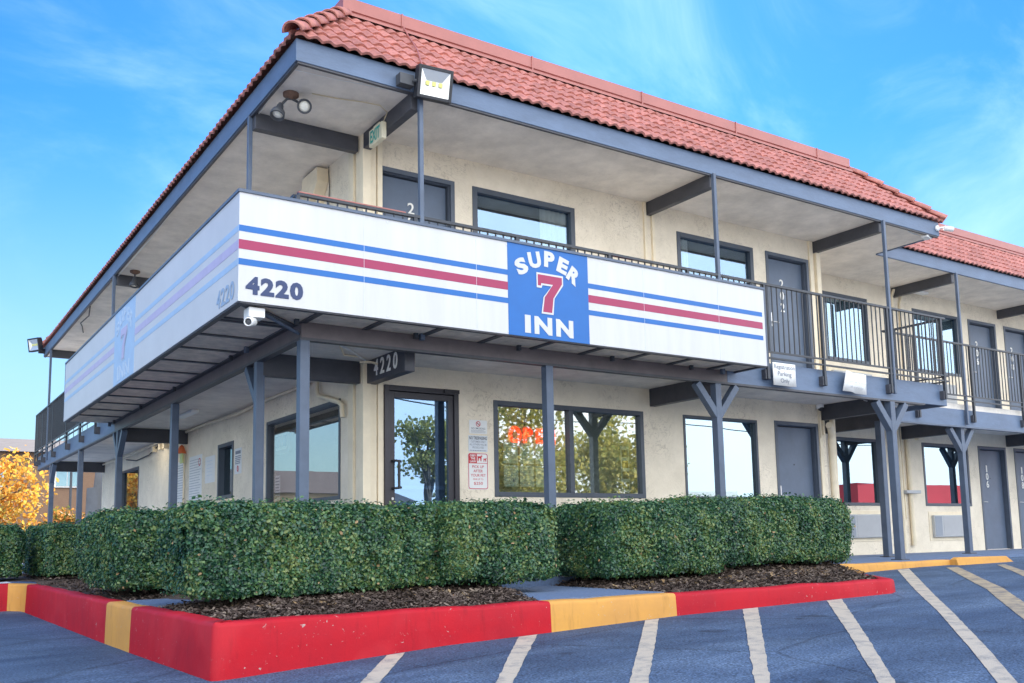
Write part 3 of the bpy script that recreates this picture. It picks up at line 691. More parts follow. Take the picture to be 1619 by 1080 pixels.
def door(fn, op, number=None, numz=None, handle=True, fr=None, side=1):
    a0, a1, z0, z1 = op; b = MB(); fw = .065
    def fb(b, p0, p1, q0, q1, d0, d1):
        P = [fn(x, d, z) for d in (d0, d1) for (x, z) in ((p0, q0), (p1, q0), (p1, q1), (p0, q1))]
        b.add(P, [(3, 2, 1, 0), (4, 5, 6, 7), (0, 1, 5, 4), (1, 2, 6, 5), (2, 3, 7, 6), (3, 0, 4, 7)])
    fb(b, a0+fw, a1-fw, z0+.012, z1-fw, .085, .125)
    dr = b.build('door', M['door'], BLD, .003)
    b = MB(); e = .012
    for d0, d1, w in ((-.014, .03, fw), (.03, .13, fw-.002)):
        ww = w if d0 < 0 else w+.012
        fb(b, a0-(e if d0 < 0 else 0), a0+ww*.7, z0, z1+(e if d0 < 0 else 0), d0, d1); fb(b, a1-ww*.7, a1+(e if d0 < 0 else 0), z0, z1+(e if d0 < 0 else 0), d0, d1)
        fb(b, a0+ww*.7, a1-ww*.7, z1-ww*.7, z1+(e if d0 < 0 else 0), d0, d1)
    b.build('frame', M['doorframe'], dr, .003)
    b = MB(); fb(b, a0+fw, a1-fw, z0, z0+.012, .03, .13); b.build('threshold', M['chrome'], dr)
    if handle:
        a = a0+fw+.07; b = MB(); P = lambda x, d, z: Vector(fn(x, d, z))
        b.obox(P(a, .078, z0+1.05), P(.03, 0, 0)-P(0, 0, 0), P(0, 0, .11)-P(0, 0, 0), P(0, .006, 0)-P(0, 0, 0))
        b.tube([P(a, .075, z0+1.0), P(a, .025, z0+1.0), P(a+.03, .02, z0+1.0), P(a+.12, .02, z0+.995)], .011, 8)
        b.tube([P(a, .08, z0+1.11), P(a, .06, z0+1.11)], .018, 12)
        b.build('handle', M['chrome'], dr)
        b = MB(); b.tube([P((a0+a1)/2, .088, z0+1.5), P((a0+a1)/2, .08, z0+1.5)], .012, 10); b.build('peephole', M['black'], dr)
    if number:
        for k, ch in enumerate(number):
            b = MB(); x, z = fr[0], fr[1]-k*fr[2]
            v, f, asp = glyphs(ch, .012)
            w = .092 if ch != '1' else .04
            b.add([fn(x+p[0]*w, .079, z+p[1]*.145) for p in v], f)
            q = b.build('numeral', M['numeral'], dr); s = q.modifiers.new('thick', 'SOLIDIFY'); s.thickness = .008; s.offset = 0
    return dr
door(fF, U1, '200', fr=(.655, 4.43, .170)); door(fF, UD2, '202', fr=(7.42, 4.396, .195)); door(fF, D2)
door(fD, D6, '106', fr=(15.05, 1.665, .165)); door(fD, D8, '108', fr=(16.45, 1.665, .165)); door(fD, UD6, '206', fr=(15.05, 4.36, .185)); door(fD, UD8, '208', fr=(16.45, 4.36, .185))
# glazed office door
def office_door():
    a0, a1, z0, z1 = OD
    b = MB(); b.box(a0-.012, a0+.05, -.03, .10, z0, z1+.015); b.box(a1-.05, a1+.012, -.03, .10, z0, z1+.015); b.box(a0+.05, a1-.05, -.03, .10, z1-.05, z1+.015)
    fr = b.build('door_frame', M['bronze'], BLD, .003)
    b = MB(); y0, y1 = -.005, .045; i0, i1 = a0+.052, a1-.052; s = .075
    b.box(i0, i0+s, y0, y1, z0+.02, z1-.055); b.box(i1-s, i1, y0, y1, z0+.02, z1-.055); b.box(i0+s, i1-s, y0, y1, z0+.02, z0+.22); b.box(i0+s, i1-s, y0, y1, z1-.055-s, z1-.055)
    d = b.build('door', M['bronze'], BLD, .003, label='glazed office entrance door in a bronze frame with pull handle')
    c = MB(); c.add([(i0+s, .02, z0+.22), (i1-s, .02, z0+.22), (i1-s, .02, z1-.055-s), (i0+s, .02, z1-.055-s)], [(0, 1, 2, 3)])
    p = c.build('pane', M['glass_door'], d); q = p.modifiers.new('thick', 'SOLIDIFY'); q.thickness = .006
    b = MB(); b.tube([(i0+.04, y0, 1.30), (i0+.06, y0-.06, 1.30), (i0+.13, y0-.06, 1.29)], .014, 8); b.tube([(i0+.04, y0, .98), (i0+.06, y0-.06, .98), (i0+.13, y0-.06, .99)], .014, 8)
    b.tube([(i0+.10, y0-.06, 1.31), (i0+.10, y0-.06, .97)], .016, 10); b.build('handle', M['black'], d)
    b = MB(); b.tube([(i0+.04, y0-.003, .86), (i0+.04, y0-.012, .86)], .016, 12); b.build('lock', M['chrome'], d)
    b = MB(); b.box(i0+s, i1-s, .06, .09, .98, 1.02); b.build('push_bar', M['chrome'], d)
    b = MB(); b.box(a1-.2, a1+.01, -.055, -.03, z1-.035, z1+.012); b.build('closer', M['bronze'], fr)
office_door()

# pilasters / trim boards
def tb(x0, x1, y0, y1, z0, z1, n='pilaster', m='trim', bev=.004): b = MB(); b.box(x0, x1, y0, y1, z0, z1); return b.build(n, M[m], BLD, bev)
for z0, z1 in ((-.03, 2.44), (2.70, 5.19)):
    tb(-.05, .055, -.055, .05, z0, z1); tb(.055, .135, -.025, -.001, z0, z1); tb(.15, .215, -.035, -.001, z0, z1)
    tb(-.025, -.001, .05, .20, z0, z1); tb(-.035, -.001, .26, .40, z0, z1)
for x in (4.395, 4.545): tb(x, x+.045, -.035, -.001, 2.70, 5.19)
tb(8.03, 8.12, -.03, -.001, 2.70, 5.19); tb(8.16, 8.26, -.06, .04, 2.70, 5.19)
tb(8.03, 8.10, -.02, -.001, -.03, 2.44); 

# soffits
b = MB(); b.box(-1.33, 9.66, -1.27, -.001, 5.19, 5.24); b.box(-1.33, -.001, .0, 16.2, 5.191, 5.24); b.box(8.2, 9.66, .0, D+.1, 5.191, 5.24); b.box(9.661, 32, -.12, D+.1, 5.192, 5.24)
b.build('soffit', M['soffit'], BLD)
b = MB(); b.box(-1.22, 9.6, -1.22, -.001, 2.44, 2.69); b.box(-1.22, -.001, 0, 17.2, 2.441, 2.69); b.box(8.2, 9.6, .0, D-.001, 2.442, 2.689); b.box(9.601, 32, -.10, D-.001, 2.40, 2.689)
b.build('balcony_slab', M['soffit'], BLD)
# slab edge boards, darker brown along the sign board
def board(x0, x1, y0, y1, z0, z1, n='fascia', m='fascia', bev=.005): b = MB(); b.box(x0, x1, y0, y1, z0, z1); return b.build(n, M[m], BLD, bev)
board(-1.27, 4.62, -1.27, -1.221, 2.36, 2.695, 'balcony_edge', 'brown'); board(4.62, 9.62, -1.27, -1.221, 2.36, 2.695, 'balcony_edge'); board(-1.27, -1.221, -1.221, 7.55, 2.36, 2.695, 'balcony_edge', 'brown'); board(-1.27, -1.221, 7.55, 17.25, 2.36, 2.695, 'balcony_edge'); board(9.601, 9.64, -1.22, -.15, 2.36, 2.694, 'balcony_edge')
board(9.645, 32, -.15, -.101, 2.27, 2.58, 'balcony_edge'); board(-1.22, 0, 17.201, 17.25, 2.36, 2.694, 'balcony_edge')
board(-1.285, 9.0, -1.285, -1.20, 2.335, 2.362, 'edge_trim', 'slate_dark', 0); board(-1.285, -1.20, -1.199, 17.2, 2.335, 2.362, 'edge_trim', 'slate_dark', 0)
board(9.645, 32, -.165, -.09, 2.245, 2.272, 'edge_trim', 'slate', 0)
# roof fascia
board(-1.366, 9.70, -1.311, -1.271, 5.175, 5.41); board(-1.366, -1.326, -1.2705, 16.24, 5.176, 5.409); board(9.661, 9.699, -1.2705, -.16, 5.176, 5.409)
board(9.7, 32, -.158, -.118, 5.175, 5.41); board(-1.325, .2, 16.2, 16.24, 5.177, 5.408)
board(-1.345, 9.68, -1.30, -1.262, 5.155, 5.178, 'edge_trim', 'slate_dark', 0); board(-1.352, -1.318, -1.262, 16.2, 5.155, 5.178, 'edge_trim', 'slate_dark', 0)

# beams
def beam(p, q, w, h, lab=None, m='slate_dark'):
    b = MB(); b.bar(p, q, w, h); return b.build('beam', M[m], BLD, .006, lab)
zb, zu = 2.315, 5.095
BL = []
bm0 = beam((.062, -.02, zb), (.062, -1.0, zb), .125, .27, 'short slate beam over the office door carrying white house numbers')
beam((-.06, .05, zb), (-1.21, .05, zb), .10, .26)
beam((4.44, -.001, zb), (4.44, -1.21, zb), .10, .25); beam((8.15, -.001, zb), (8.15, -1.21, zb), .10, .25)
for x in (11.98, 15.8, 19.6): beam((x, D-.001, 2.28), (x, -.09, 2.28), .10, .25); beam((x+.06, D-.001, zu), (x+.06, -.11, zu), .09, .19)
beam((9.62, D-.001, 2.28), (9.62, -.09, 2.28), .10, .25)
for y in (7.6, 15.25): beam((-.001, y, zb), (-1.21, y, zb), .10, .25); beam((-.001, y, zu), (-1.31, y, zu), .09, .19)
beam((.0, -.06, zu), (.0, -1.27, zu), .10, .19); beam((-.06, .10, zu), (-1.32, .10, zu), .10, .19)
for x in (4.50, 8.18): beam((x, -.001, zu), (x, -1.27, zu), .09, .19)
b = MB(); fr = Frame((-.001, 0, 0), (0, -1, 0), (0, 0, 1))
for k, ch in enumerate('4220'):
    b = MB(); put(b, fr, ch,   .30+.16*k, 2.33, .10, .185, .006, .015, shear=.12)
    q = b.build('numeral', M['numeral'], bm0); s = q.modifiers.new('t', 'SOLIDIFY'); s.thickness = .006

# posts
def post(x, y, z0, z1, w=.10, braces=(), base=True, m='slate', label=None):
    b = MB(); b.box(x-w/2, x+w/2, y-w/2, y+w/2, z0, z1); p = b.build('post', M[m], BLD, .006, label)
    for (dx, dy) in braces:
        c = MB(); d = .36
        c.bar((x+dx*.02, y+dy*.02, z1-.42), (x+dx*d, y+dy*d, z1-.015), w*.92, w*.92, up=(dy, -dx, .0) if True else (0, 0, 1)); c.build('brace', M[m], p, .004)
    if base:
        c = MB(); c.box(x-w*.85, x+w*.85, y-w*.85, y+w*.85, z0-.002, z0+.012); c.build('base_plate', M['slate_dark'], p)
    return p
ZB = -.045
post(-1.235, -1.235, ZB, 2.336); post(1.71, -1.235, ZB, 2.336); post(4.43, -1.235, ZB, 2.336, .10, ((1, 0), (-1, 0))); post(8.15, -1.235, ZB, 2.336, .11, ((-1, 0), (1, 0)))
post(9.56, -.06, ZB, 2.25, .11); post(11.97, -.06, ZB, 2.25, .105, ((-1, 0), (1, 0))); post(15.8, -.06, ZB, 2.25, .105, ((-1, 0), (1, 0))); post(19.6, -.06, ZB, 2.25, .105, ((-1, 0), (1, 0)))
post(-1.235, .05, ZB, 2.336, .095, ((0, 1),)); post(-1.235, 3.6, ZB, 2.336, .10); post(-1.235, 7.25, ZB, 2.336, .10, ((0, 1), (0, -1))); post(-1.235, 11.05, ZB, 2.336, .10); post(-1.235, 14.95, ZB, 2.336, .10, ((0, -1),))
for x in (.03, 4.468, 8.155): post(x, -1.335, 2.45, 5.172, .05, base=False)
for y in (.16, 7.6, 15.1): post(-1.345, y, 2.45, 5.172, .05, base=False)
for x in (12.02, 15.85, 19.65): post(x, -.19, 2.30, 5.172, .05, base=False)

# railings
def railing(p0, p1, ztop, zlow, posts, red=None, zfoot=2.46, clear=None):
    p0, p1 = Vector(p0), Vector(p1); L = (p1-p0).length; d = (p1-p0)/L; nrm = Vector((-d.y, d.x, 0))
    b = MB(); b.bar((*p0.xy, ztop), (*p1.xy, ztop), .045, .03)
    for z in zlow: b.bar((*p0.xy, z), (*p1.xy, z), .03, .022)
    n = int(L/.105)
    for k in range(1, n):
        p = p0+d*(L*k/n); b.box(p.x-.007, p.x+.007, p.y-.007, p.y+.007, zlow[0], ztop-.012)
    r = b.build('railing', M['rail'], BLD)
    for t in posts:
        p = p0+d*t; c = MB(); c.box(p.x-.02, p.x+.02, p.y-.02, p.y+.02, zfoot, ztop-.012)
        c.build('rail_post', M['rail'], r)
        if clear and clear[0] < t < clear[1]: continue
        q = p-nrm*.0; c = MB(); c.obox(Vector((p.x, p.y, zfoot+.06))+nrm*.04, d*.05, nrm*.045, Vector((0, 0, .065)))
        c.build('bracket', M['slate_dark'], r)
    if red:
        c = MB(); c.bar((*(p0+d*red[0]).xy, ztop+.018), (*(p0+d*red[1]).xy, ztop+.018), .05, .012); c.build('rail_cap', M['cap'], r)
    return r
railing((-1.345, -1.335, 0), (9.60, -1.335, 0), 3.775, (2.835, 2.75), (.0, 1.3, 2.6, 3.95, 5.25, 6.68, 7.87, 9.42, 10.83), red=(0, 1.18), clear=(-1, 6.0))
railing((-1.345, 17.22, 0), (-1.345, -1.28, 0), 3.775, (2.835, 2.75), (.02, .45, 1.3, 2.95, 4.95, 6.65, 8.3, 10, 12, 14, 16.5), clear=(9.6, 99))
railing((9.60, -1.33, 0), (9.60, -.23, 0), 3.775, (2.835, 2.75), (1.0,))
railing((9.63, -.20, 0), (32, -.20, 0), 3.80, (2.83, 2.745), tuple(.9+1.72*k for k in range(13)), zfoot=2.36)
railing((0, 17.22, 0), (-1.33, 17.22, 0), 3.775, (2.835, 2.75), (.6,))

# mansard tiles
def wave(s, p=.145): 
    t = (s/p) % 1.0
    return (.5-.5*math.cos(2*math.pi*t))**.75
def tiles(e0, ex, inw, L, run, hip0, hip1, courses=6, per=8, p=.145):
    e0, ex, inw = Vector(e0), Vector(ex), Vector(inw); up_ = Vector((0, 0, 1))
    nrm = (up_-inw).normalized(); n = int(L/p*per)
    S = np.linspace(0, L, n+1); V = []; F = []
    w = np.array([wave(s, p) for s in S])
    rows = []
    for c in range(courses):
        a = c/courses; bq = (c+1)/courses+.02
        jl = RNG.normal(0, .003, len(S)//per+2)
        for (t, lift) in ((a-.008, .006), (a-.010, .034), (a+.02, .036), ((a+bq)/2, .024), (bq, .008)):
            rows.append((t, lift, lift > .03 or True, c))
    for (t, lift, _, c) in rows:
        sh = .0
        for i, s in enumerate(S):
            tt = max(t, -.02)
            lo = tt*run if hip0 else 0; hi = L-tt*run if hip1 else L
            q = min(max(s, lo), hi)
            k = 0 if lift == .006 else 1
            P = e0+ex*q+inw*(tt*run)+up_*(tt*run)+nrm*(lift+w[i]*.027+.004*math.sin(i//per*2.3+c*1.7))
            V.append(P)
    m = len(S)
    for r_ in range(len(rows)-1):
        if rows[r_][3] != rows[r_+1][3]: continue
        bse = r_*m
        for i in range(m-1): F.append((bse+i, bse+i+1, bse+m+i+1, bse+m+i))
    return V, F
RUN = 1.0
zE = 5.405
def add_tiles(*a, **k):
    V, F = tiles(*a, **k); o = fast_mesh('roof_tiles', [tuple(v) for v in V], F, M['tile'], BLD, smooth=True)
    es = o.modifiers.new('es', 'EDGE_SPLIT'); es.split_angle = R(50); return o
add_tiles((-1.40, -1.345, zE), (1, 0, 0), (0, 1, 0), 11.13, RUN, True, True)
add_tiles((-1.40, 16.27, zE), (0, -1, 0), (1, 0, 0), 17.615, RUN, True, True)
add_tiles((9.73, -1.345, zE), (0, 1, 0), (-1, 0, 0), 2.3, RUN, True, False)
add_tiles((8.85, -.19, zE), (1, 0, 0), (0, 1, 0), 23.2, RUN, False, True)
add_tiles((0.4, 16.27, zE), (-1, 0, 0), (0, -1, 0), 1.8, RUN, False, True)
# hip ridge tiles
def hip_tiles(p, q, n=6):
    p, q = Vector(p), Vector(q); d = (q-p)/n
    b = MB()
    for k in range(n):
        a = p+d*(k-.05); c = p+d*(k+1.08); ax = (c-a).normalized(); side = ax.cross(Vector((0, 0, 1))).normalized(); u = side.cross(ax)
        vs = []; m = 9
        for (o, rr, up_) in ((a, .112, .018), (a+(c-a)*.5, .105, .008), (c, .092, -.006)):
            for i in range(m+1):
                t = math.pi*i/m; vs.append(o+side*math.cos(t)*rr+u*(math.sin(t)*rr*.95+up_-.012))
        fs = [(r*(m+1)+i, r*(m+1)+i+1, (r+1)*(m+1)+i+1, (r+1)*(m+1)+i) for r in range(2) for i in range(m)]
        b.add(vs, fs, True)
        rim = [v for v in vs[:m+1]]; inner = [a+(v-a)*.82 for v in rim]
        b.add(rim+inner, [(i, i+1, m+2+i, m+1+i) for i in range(m)])
    o = b.build('hip_tiles', M['tile'], BLD)
    s = o.modifiers.new('t', 'SOLIDIFY'); s.thickness = .012; s.offset = -1
    return o
hip_tiles((-1.42, -1.365, 5.43), (-.43, -.375, 6.42)); hip_tiles((9.75, -1.365, 5.43), (8.75, -.365, 6.43)); hip_tiles((-1.42, 16.29, 5.43), (-.43, 15.30, 6.42))
# metal parapet cap (flange on the slope, upright face, top)
def cap(pts, name='parapet_cap'):
    """pts list of (x,y, inward normal)"""
    b = MB(); rows = []
    for (x, y, nx, ny) in pts:
        rows.append([(x-nx*.10, y-ny*.10, 6.37), (x-nx*.10, y-ny*.10, 6.40), (x-nx*.015, y-ny*.015, 6.455), (x-nx*.012, y-ny*.012, 6.47), (x-nx*.03, y-ny*.03, 6.475), (x-nx*.03, y-ny*.03, 6.625), (x+nx*.12, y+ny*.12, 6.64), (x+nx*.12, y+ny*.12, 6.35)])
    m = 8; vs = [p for r in rows for p in r]
    fs = [(k*m+i, k*m+i+1, (k+1)*m+i+1, (k+1)*m+i) for k in range(len(rows)-1) for i in range(m-1)]
    b.add(vs, fs); b.add(rows[0], [tuple(range(m))]); b.add(rows[-1], [tuple(range(m))])
    return b.build(name, M['cap'], BLD)
cc = cap([(8.74, -.37, 0, 1), (-.43, -.37, 1, 1), (-.43, 15.3, 1, 0)])
for k in range(5): x = .3+1.9*k; b = MB(); b.box(x-.01, x+.01, -.412, -.39, 6.40, 6.63); b.build('cap_seam', M['cap'], BLD)
cap([(32, .79, 0, 1), (8.8, .79, 0, 1)])
b = MB(); b.box(-.36, 8.72, -.30, 15.2, 6.30, 6.36); b.box(8.72, 32, .86, 15.2, 6.30, 6.36); b.build('roof_deck', M['roofgrey'], BLD)

# air conditioners under the ground and upper recessed windows
def ptac(x0, x1, z0, z1):
    b = MB(); b.box(x0-.08, x1+.08, D-.012, D-.001, z0-.07, z1+.07); g = b.build('air_conditioner', M['trim'], BLD, .004)
    b = MB(); b.box(x0, x1, D-.075, D-.0125, z0, z1); b.build('case', M['ptac'], g, .008)
    b = MB()
    n = 13
    for k in range(n): z = z0+.03+(z1-z0-.06)*k/(n-1); b.box(x0+.30, x1-.03, D-.083, D-.076, z-.008, z+.006)
    b.build('grille', M['ptac'], g)
    b = MB(); b.box(x0+.02, x0+.25, D-.080, D-.076, z0+.02, z1-.02); b.build('side_panel', M['ptac_dark'], g)
ptac(10.05, 11.22, .27, .70); ptac(12.78, 13.90, .25, .68); ptac(17.7, 18.8, .25, .68)
ptac(9.95, 11.1, 2.86, 3.36); ptac(12.8, 13.9, 2.86, 3.36)
# pipes, conduits and boxes fixed to the walls
def pipe(pts, r, m='trim', n='conduit'): b = MB(); b.tube(pts, r, 10); return b.build(n, M[m], BLD)
pipe([(8.34, .0, -.04), (8.34, .0, 1.85), (8.33, -.02, 1.98), (8.20, -.10, 2.08), (8.12, -.14, 2.10)], .055, n='downspout')
pipe([(8.43, .03, -.04), (8.43, .03, 2.44)], .045, n='downspout')
pipe([(8.05, -.03, 1.9), (8.05, -.03, 2.36)], .012); pipe([(8.12, -.03, 1.95), (8.12, -.03, 2.44)], .016)
pipe([(11.83, D-.04, -.04), (11.83, D-.04, 2.44)], .03, n='downspout'); pipe([(12.10, D-.05, .1), (12.10, D-.05, 2.44)], .045, n='downspout'); pipe([(11.93, D-.03, .6), (11.93, D-.03, 2.44)], .014)
b = MB(); b.box(11.85, 12.3, D-.14, D-.02, 1.10, 1.16); b.build('shelf_bracket', M['ptac'], BLD, .005)
pipe([(11.95, D-.03, 2.72), (11.95, D-.03, 5.0), (12.0, D-.06, 5.15)], .03, n='downspout'); pipe([(12.2, D-.03, 2.72), (12.2, D-.03, 4.9), (12.28, D-.05, 5.1)], .022)
b = MB(); b.box(12.42, 12.58, D-.10, D-.001, 2.16, 2.30); b.build('wall_lamp', M['trim'], BLD, .01)
# rectangular vent hopper under upper eave, left wall
b = MB(); b.box(-.16, -.001, 1.10, 1.62, 4.98, 5.16)
b.prism([(-.16, 1.10, 4.98), (-.16, 1.62, 4.98), (-.16, 1.42, 4.80), (-.16, 1.26, 4.80)], (.159, 0, 0)); b.build('vent_box', M['trim'], BLD, .006)
b = MB(); b.box(-.08, -.001, 1.27, 1.40, 2.72, 4.80); b.build('downspout', M['trim'], BLD, .006)
pipe([(-.02, 1.05, 5.17), (-.02, 1.02, 4.9), (-.02, 1.05, 4.5), (-.02, 1.04, 2.75)], .006, 'cable_dark', 'cable')
# lower corner drain pipe and long conduit on left wall
pipe([(-.06, 1.30, 2.43), (-.06, 1.30, 2.26), (-.06, 1.22, 2.20), (-.06, .62, 2.05), (-.06, .52, 2.0), (-.06, .50, 1.85)], .03, 'trim', 'downspout')
pipe([(-.05, 7.5, 2.40), (-.05, 6.2, 2.41), (-.05, 4.6, 2.37), (-.05, 3.4, 2.42), (-.05, 1.6, 2.42)], .022, 'trim'); pipe([(-.05, 15.2, 2.38), (-.05, 12, 2.36), (-.05, 9.5, 2.40), (-.05, 7.8, 2.36)], .018, 'trim')
pipe([(-.03, 9.6, 2.36), (-.04, 10.4, 2.22), (-.03, 11.6, 2.20), (-.03, 12.6, 2.30)], .012, 'cable_dark', 'cable')
for y in (9.0, 9.35, 9.9): 
    b = MB(); b.box(-.09, -.001, y-.06, y+.06, 2.24, 2.36); b.build('junction_box', M['trim'], BLD, .004)
pipe([(-.04, 7.63, .0), (-.04, 7.63, 2.42)], .018, 'trim')
# soffit wires
def wire(pts, r=.006, m='cable'): b = MB(); b.tube(pts, r, 6); return b.build('cable', M[m], BLD)
wire([(-.95, -.70, 5.184), (-.68, -.74, 5.18), (-.40, -.81, 5.18), (-.22, -.86, 5.165), (-.10, -.80, 5.14), (-.075, -.66, 5.10), (-.075, -.58, 5.09)])
wire([(-1.32, -1.1, 5.183), (-.9, -1.12, 5.184), (-.4, -1.2, 5.183), (.3, -1.24, 5.183)], .004, 'plastic')
wire([(-1.30, -.35, 5.184), (-1.28, .1, 5.18), (-1.27, .35, 5.184)], .007, 'plastic')
wire([(1.6, -1.24, 5.184), (2.6, -1.24, 5.176), (3.5, -1.25, 5.183), (4.4, -1.24, 5.17), (5.4, -1.25, 5.182), (6.4, -1.24, 5.176), (7.6, -1.25, 5.18)], .006, 'plastic')
wire([(-1.31, 3.5, 5.18), (-1.29, 5.0, 5.16), (-1.30, 6.3, 5.15), (-1.28, 8.5, 5.17)], .008, 'plastic')
wire([(-1.30, 10.2, 5.18), (-1.22, 10.8, 5.12), (-1.28, 11.4, 5.08), (-1.15, 12, 5.14), (-1.0, 12.8, 5.18)], .012, 'cable_dark')
wire([(-1.10, -1.18, 2.43), (-.5, -.65, 2.43), (-.08, -.18, 2.42)], .012, 'plastic'); wire([(-.80, -1.05, 2.432), (-.42, -.35, 2.425), (-.2, -.3, 2.43)], .012, 'trim')
wire([(-.14, -.16, 2.40), (-.02, -.22, 2.40), (.0, -.34, 2.36)], .014, 'trim')
wire([(8.0, -.9, 2.40), (8.6, -.8, 2.36), (9.2, -.9, 2.41)], .01, 'plastic')
# roof cable over the tiles
wire([(.30, -.42, 6.47), (.28, -.60, 6.25), (.24, -.80, 6.05), (.18, -1.0, 5.86), (.10, -1.2, 5.66), (.05, -1.345, 5.50), (.02, -1.40, 5.38)], .009, 'cap')
# lamps on soffits
b = MB(); b.box(8.45, 8.58, -.95, -.15, 5.155, 5.189); b.build('soffit_lamp', M['plastic'], BLD, .008); 
b = MB(); b.box(12.45, 12.95, .95, 1.08, 5.14, 5.19); b.build('soffit_lamp', M['plastic'], BLD, .01)
b = MB(); b.box(-.70, -.58, 4.75, 5.6, 2.395, 2.439); b.build('soffit_lamp', M['plastic'], BLD, .008)
b = MB(); b.box(-.62, -.40, 8.9, 9.5, 2.40, 2.439); b.build('soffit_lamp', M['tube'], BLD, .008)
for x, y in ((.75, 1.5), (1.95, 1.2), (3.4, 1.6)):
    b = MB(); b.box(x-.3, x+.3, y-.07, y+.07, 2.33, 2.37); b.build('office_lamp', M['tube'], BLD)
# stair at the far end of the left side
b = MB(); b.prism([(-.05, 17.3, -.05), (.30, 17.3, -.05), (.36, 17.3, 2.4), (.16, 17.3, 2.4)], (0, .06, 0)); b.prism([(-.12, 17.1, 0), (.16, 17.1, 0), (.20, 17.1, 1.95), (-.08, 17.1, 1.90)], (0, .05, 0))
b.build('stair_panel', M['slate'], BLD)

# ------------------------------------------------------------------ the sign board
PX, PY, PT, PB, PXR, PYF = -2.067, -1.80, 3.51, 2.507, 4.790, 7.716
SG = thing('sign_board', 'long white wraparound motel sign board with blue and crimson stripes on the balcony corner', 'sign', (PX, PY, PB))
b = MB(); b.box(PX, PXR, PY, PY+.05, PB, PT); b.build('front_panel', M['white'], SG, .003)
b = MB(); b.box(PX, PX+.05, PY+.0505, PYF, PB, PT); b.build('side_panel', M['faded_white'], SG, .003, label='sun faded left panel with pale blue and lilac stripes')
b = MB(); b.box(PX-.012, PXR+.012, PY-.014, PY+.06, PT, PT+.028); b.box(PX-.012, PX+.06, PY+.0605, PYF+.01, PT, PT+.0279); b.box(PXR, PXR+.02, PY-.004, PY+.055, PB, PT-.001); b.box(PX-.004, PX+.055, PYF, PYF+.02, PB, PT-.001)
b.build('edge_trim', M['slate'], SG)
b = MB(); b.box(PX+.05, PXR-.02, PY+.051, -1.09, PB+.012, PB+.03); b.box(PX+.051, -1.30, -1.089, PYF-.02, PB+.0121, PB+.0301)
b.build('underside', M['under'], SG)
b = MB()
for x in (-1.255, -.595, .059, .774, 1.468, 2.160, 2.862, 3.56, 4.267): b.box(x-.03, x+.03, PY+.07, -1.09, PB-.004, PB+.0115)
for y in (-.99, -.29, .46, 1.26, 2.05, 2.85, 3.56, 4.34, 5.1, 5.9, 6.7): b.box(PX+.07, -1.30, y-.025, y+.025, PB-.004, PB+.0115)
b.box(PX+.02, PXR, PY+.012, PY+.069, PB-.012, PB-.0005); b.box(PX+.012, PX+.069, PY+.07, PYF, PB-.012, PB-.0005)
b.box(PX+.07, PXR-.02, -1.12, -1.06, PB-.006, PB+.0112); b.box(-1.33, -1.27, -1.06, PYF, PB-.006, PB+.0112); b.box(PXR-.05, PXR-.001, PY+.07, -1.12, PB-.006, PB+.011); 
b.prism([(PX+.06, PY+.13, PB-.008), (PX+.13, PY+.06, PB-.008), (-1.22, -1.09, PB-.008), (-1.30, -1.0, PB-.008)], (0, 0, .012))
b.build('underside_frame', M['slate_dark'], SG)
b = MB(); b.tube([(PX+.22, PY+.18, PB-.01), (-1.28, -1.22, PB-.10)], .016, 8); b.build('brace', M['slate'], SG)
b = MB()
for x in (-.85, .42, 2.72, 3.95): rect(b, frontat(PY), x-.0015, x+.0015, PB, PT, 0, .0026)
for x in (-1.9, -.6, .8, 2.1, 3.3, 4.6):
    for z in (PB+.03, PT-.03): b.box(x-.006, x+.006, PY-.004, PY, z-.006, z+.006)
b.build('seam', M['sign_grey'], SG)
fr = frontat(PY)
SQ0, SQ1 = .809, 1.891
ZS = ((3.148, 3.205, 'blue'), (2.985, 3.072, 'crimson'), (2.840, 2.898, 'blue'))
for z0, z1, c in ZS:
    for a0, a1 in ((PX, SQ0), (SQ1, 4.74)):
        b = MB(); rect(b, fr, a0, a1, z0, z1, -.001, .002); b.build('stripe', M[c], SG)
b = MB(); rect(b, fr, SQ0, SQ1, PB, PT, -.001, .003); EMB = b.build('emblem', M['blue'], SG, label='blue square with white lettering and a crimson numeral')
def letter(s, a, z, w, h, m, bold=.03, rot=0, out=.0065, fr=fr, nm='lettering', par=None):
    b = MB(); put(b, fr, s, a, z, w, h, out, bold, rot); q = b.build(nm, M[m], par or EMB)
    sd = q.modifiers.new('t', 'SOLIDIFY'); sd.thickness = .003; sd.offset = -1; return q
for ch, a, z, w, rot in (('S', .985, 3.270, .155, 27), ('U', 1.160, 3.362, .165, 12), ('P', 1.358, 3.395, .140, -2), ('E', 1.540, 3.350, .14, -17), ('R', 1.690, 3.255, .165, -33)):
    letter(ch, a, z, w, .178, 'white', .055, R(rot))
letter('I', 1.054, 2.645, .075, .195, 'white', .02); letter('N', 1.258, 2.645, .235, .195, 'white', .05); letter('N', 1.546, 2.645, .235, .195, 'white', .05)
def seven(fr, par, g, mw, mr, a0, z0, w, h, out=.006):
    def poly(e): return [(0-e, 1+e), (1+e, 1+e), (1+e, .82-e*.6), (.63+e*.9, .40), (.56+e*1.2, 0-e), (.19-e*1.3, 0-e), (.27-e, .40), (.62-e*1.2, .77-e), (.14+e, .77-e), (.12+e*.5, .70-e*1.2), (0-e, .70-e*1.2)]
    for e, m, o_ in ((.055, mw, out), (0, mr, out+.003)):
        b = MB(); P = [fr.p(a0+x*w+e*0, z0+y*h, o_) for x, y in poly(e*.9)]
        b.add(P, [tuple(range(len(P)))]); q = b.build('lettering', M[m], par)
        sd = q.modifiers.new('t', 'SOLIDIFY'); sd.thickness = .002; sd.offset = -1
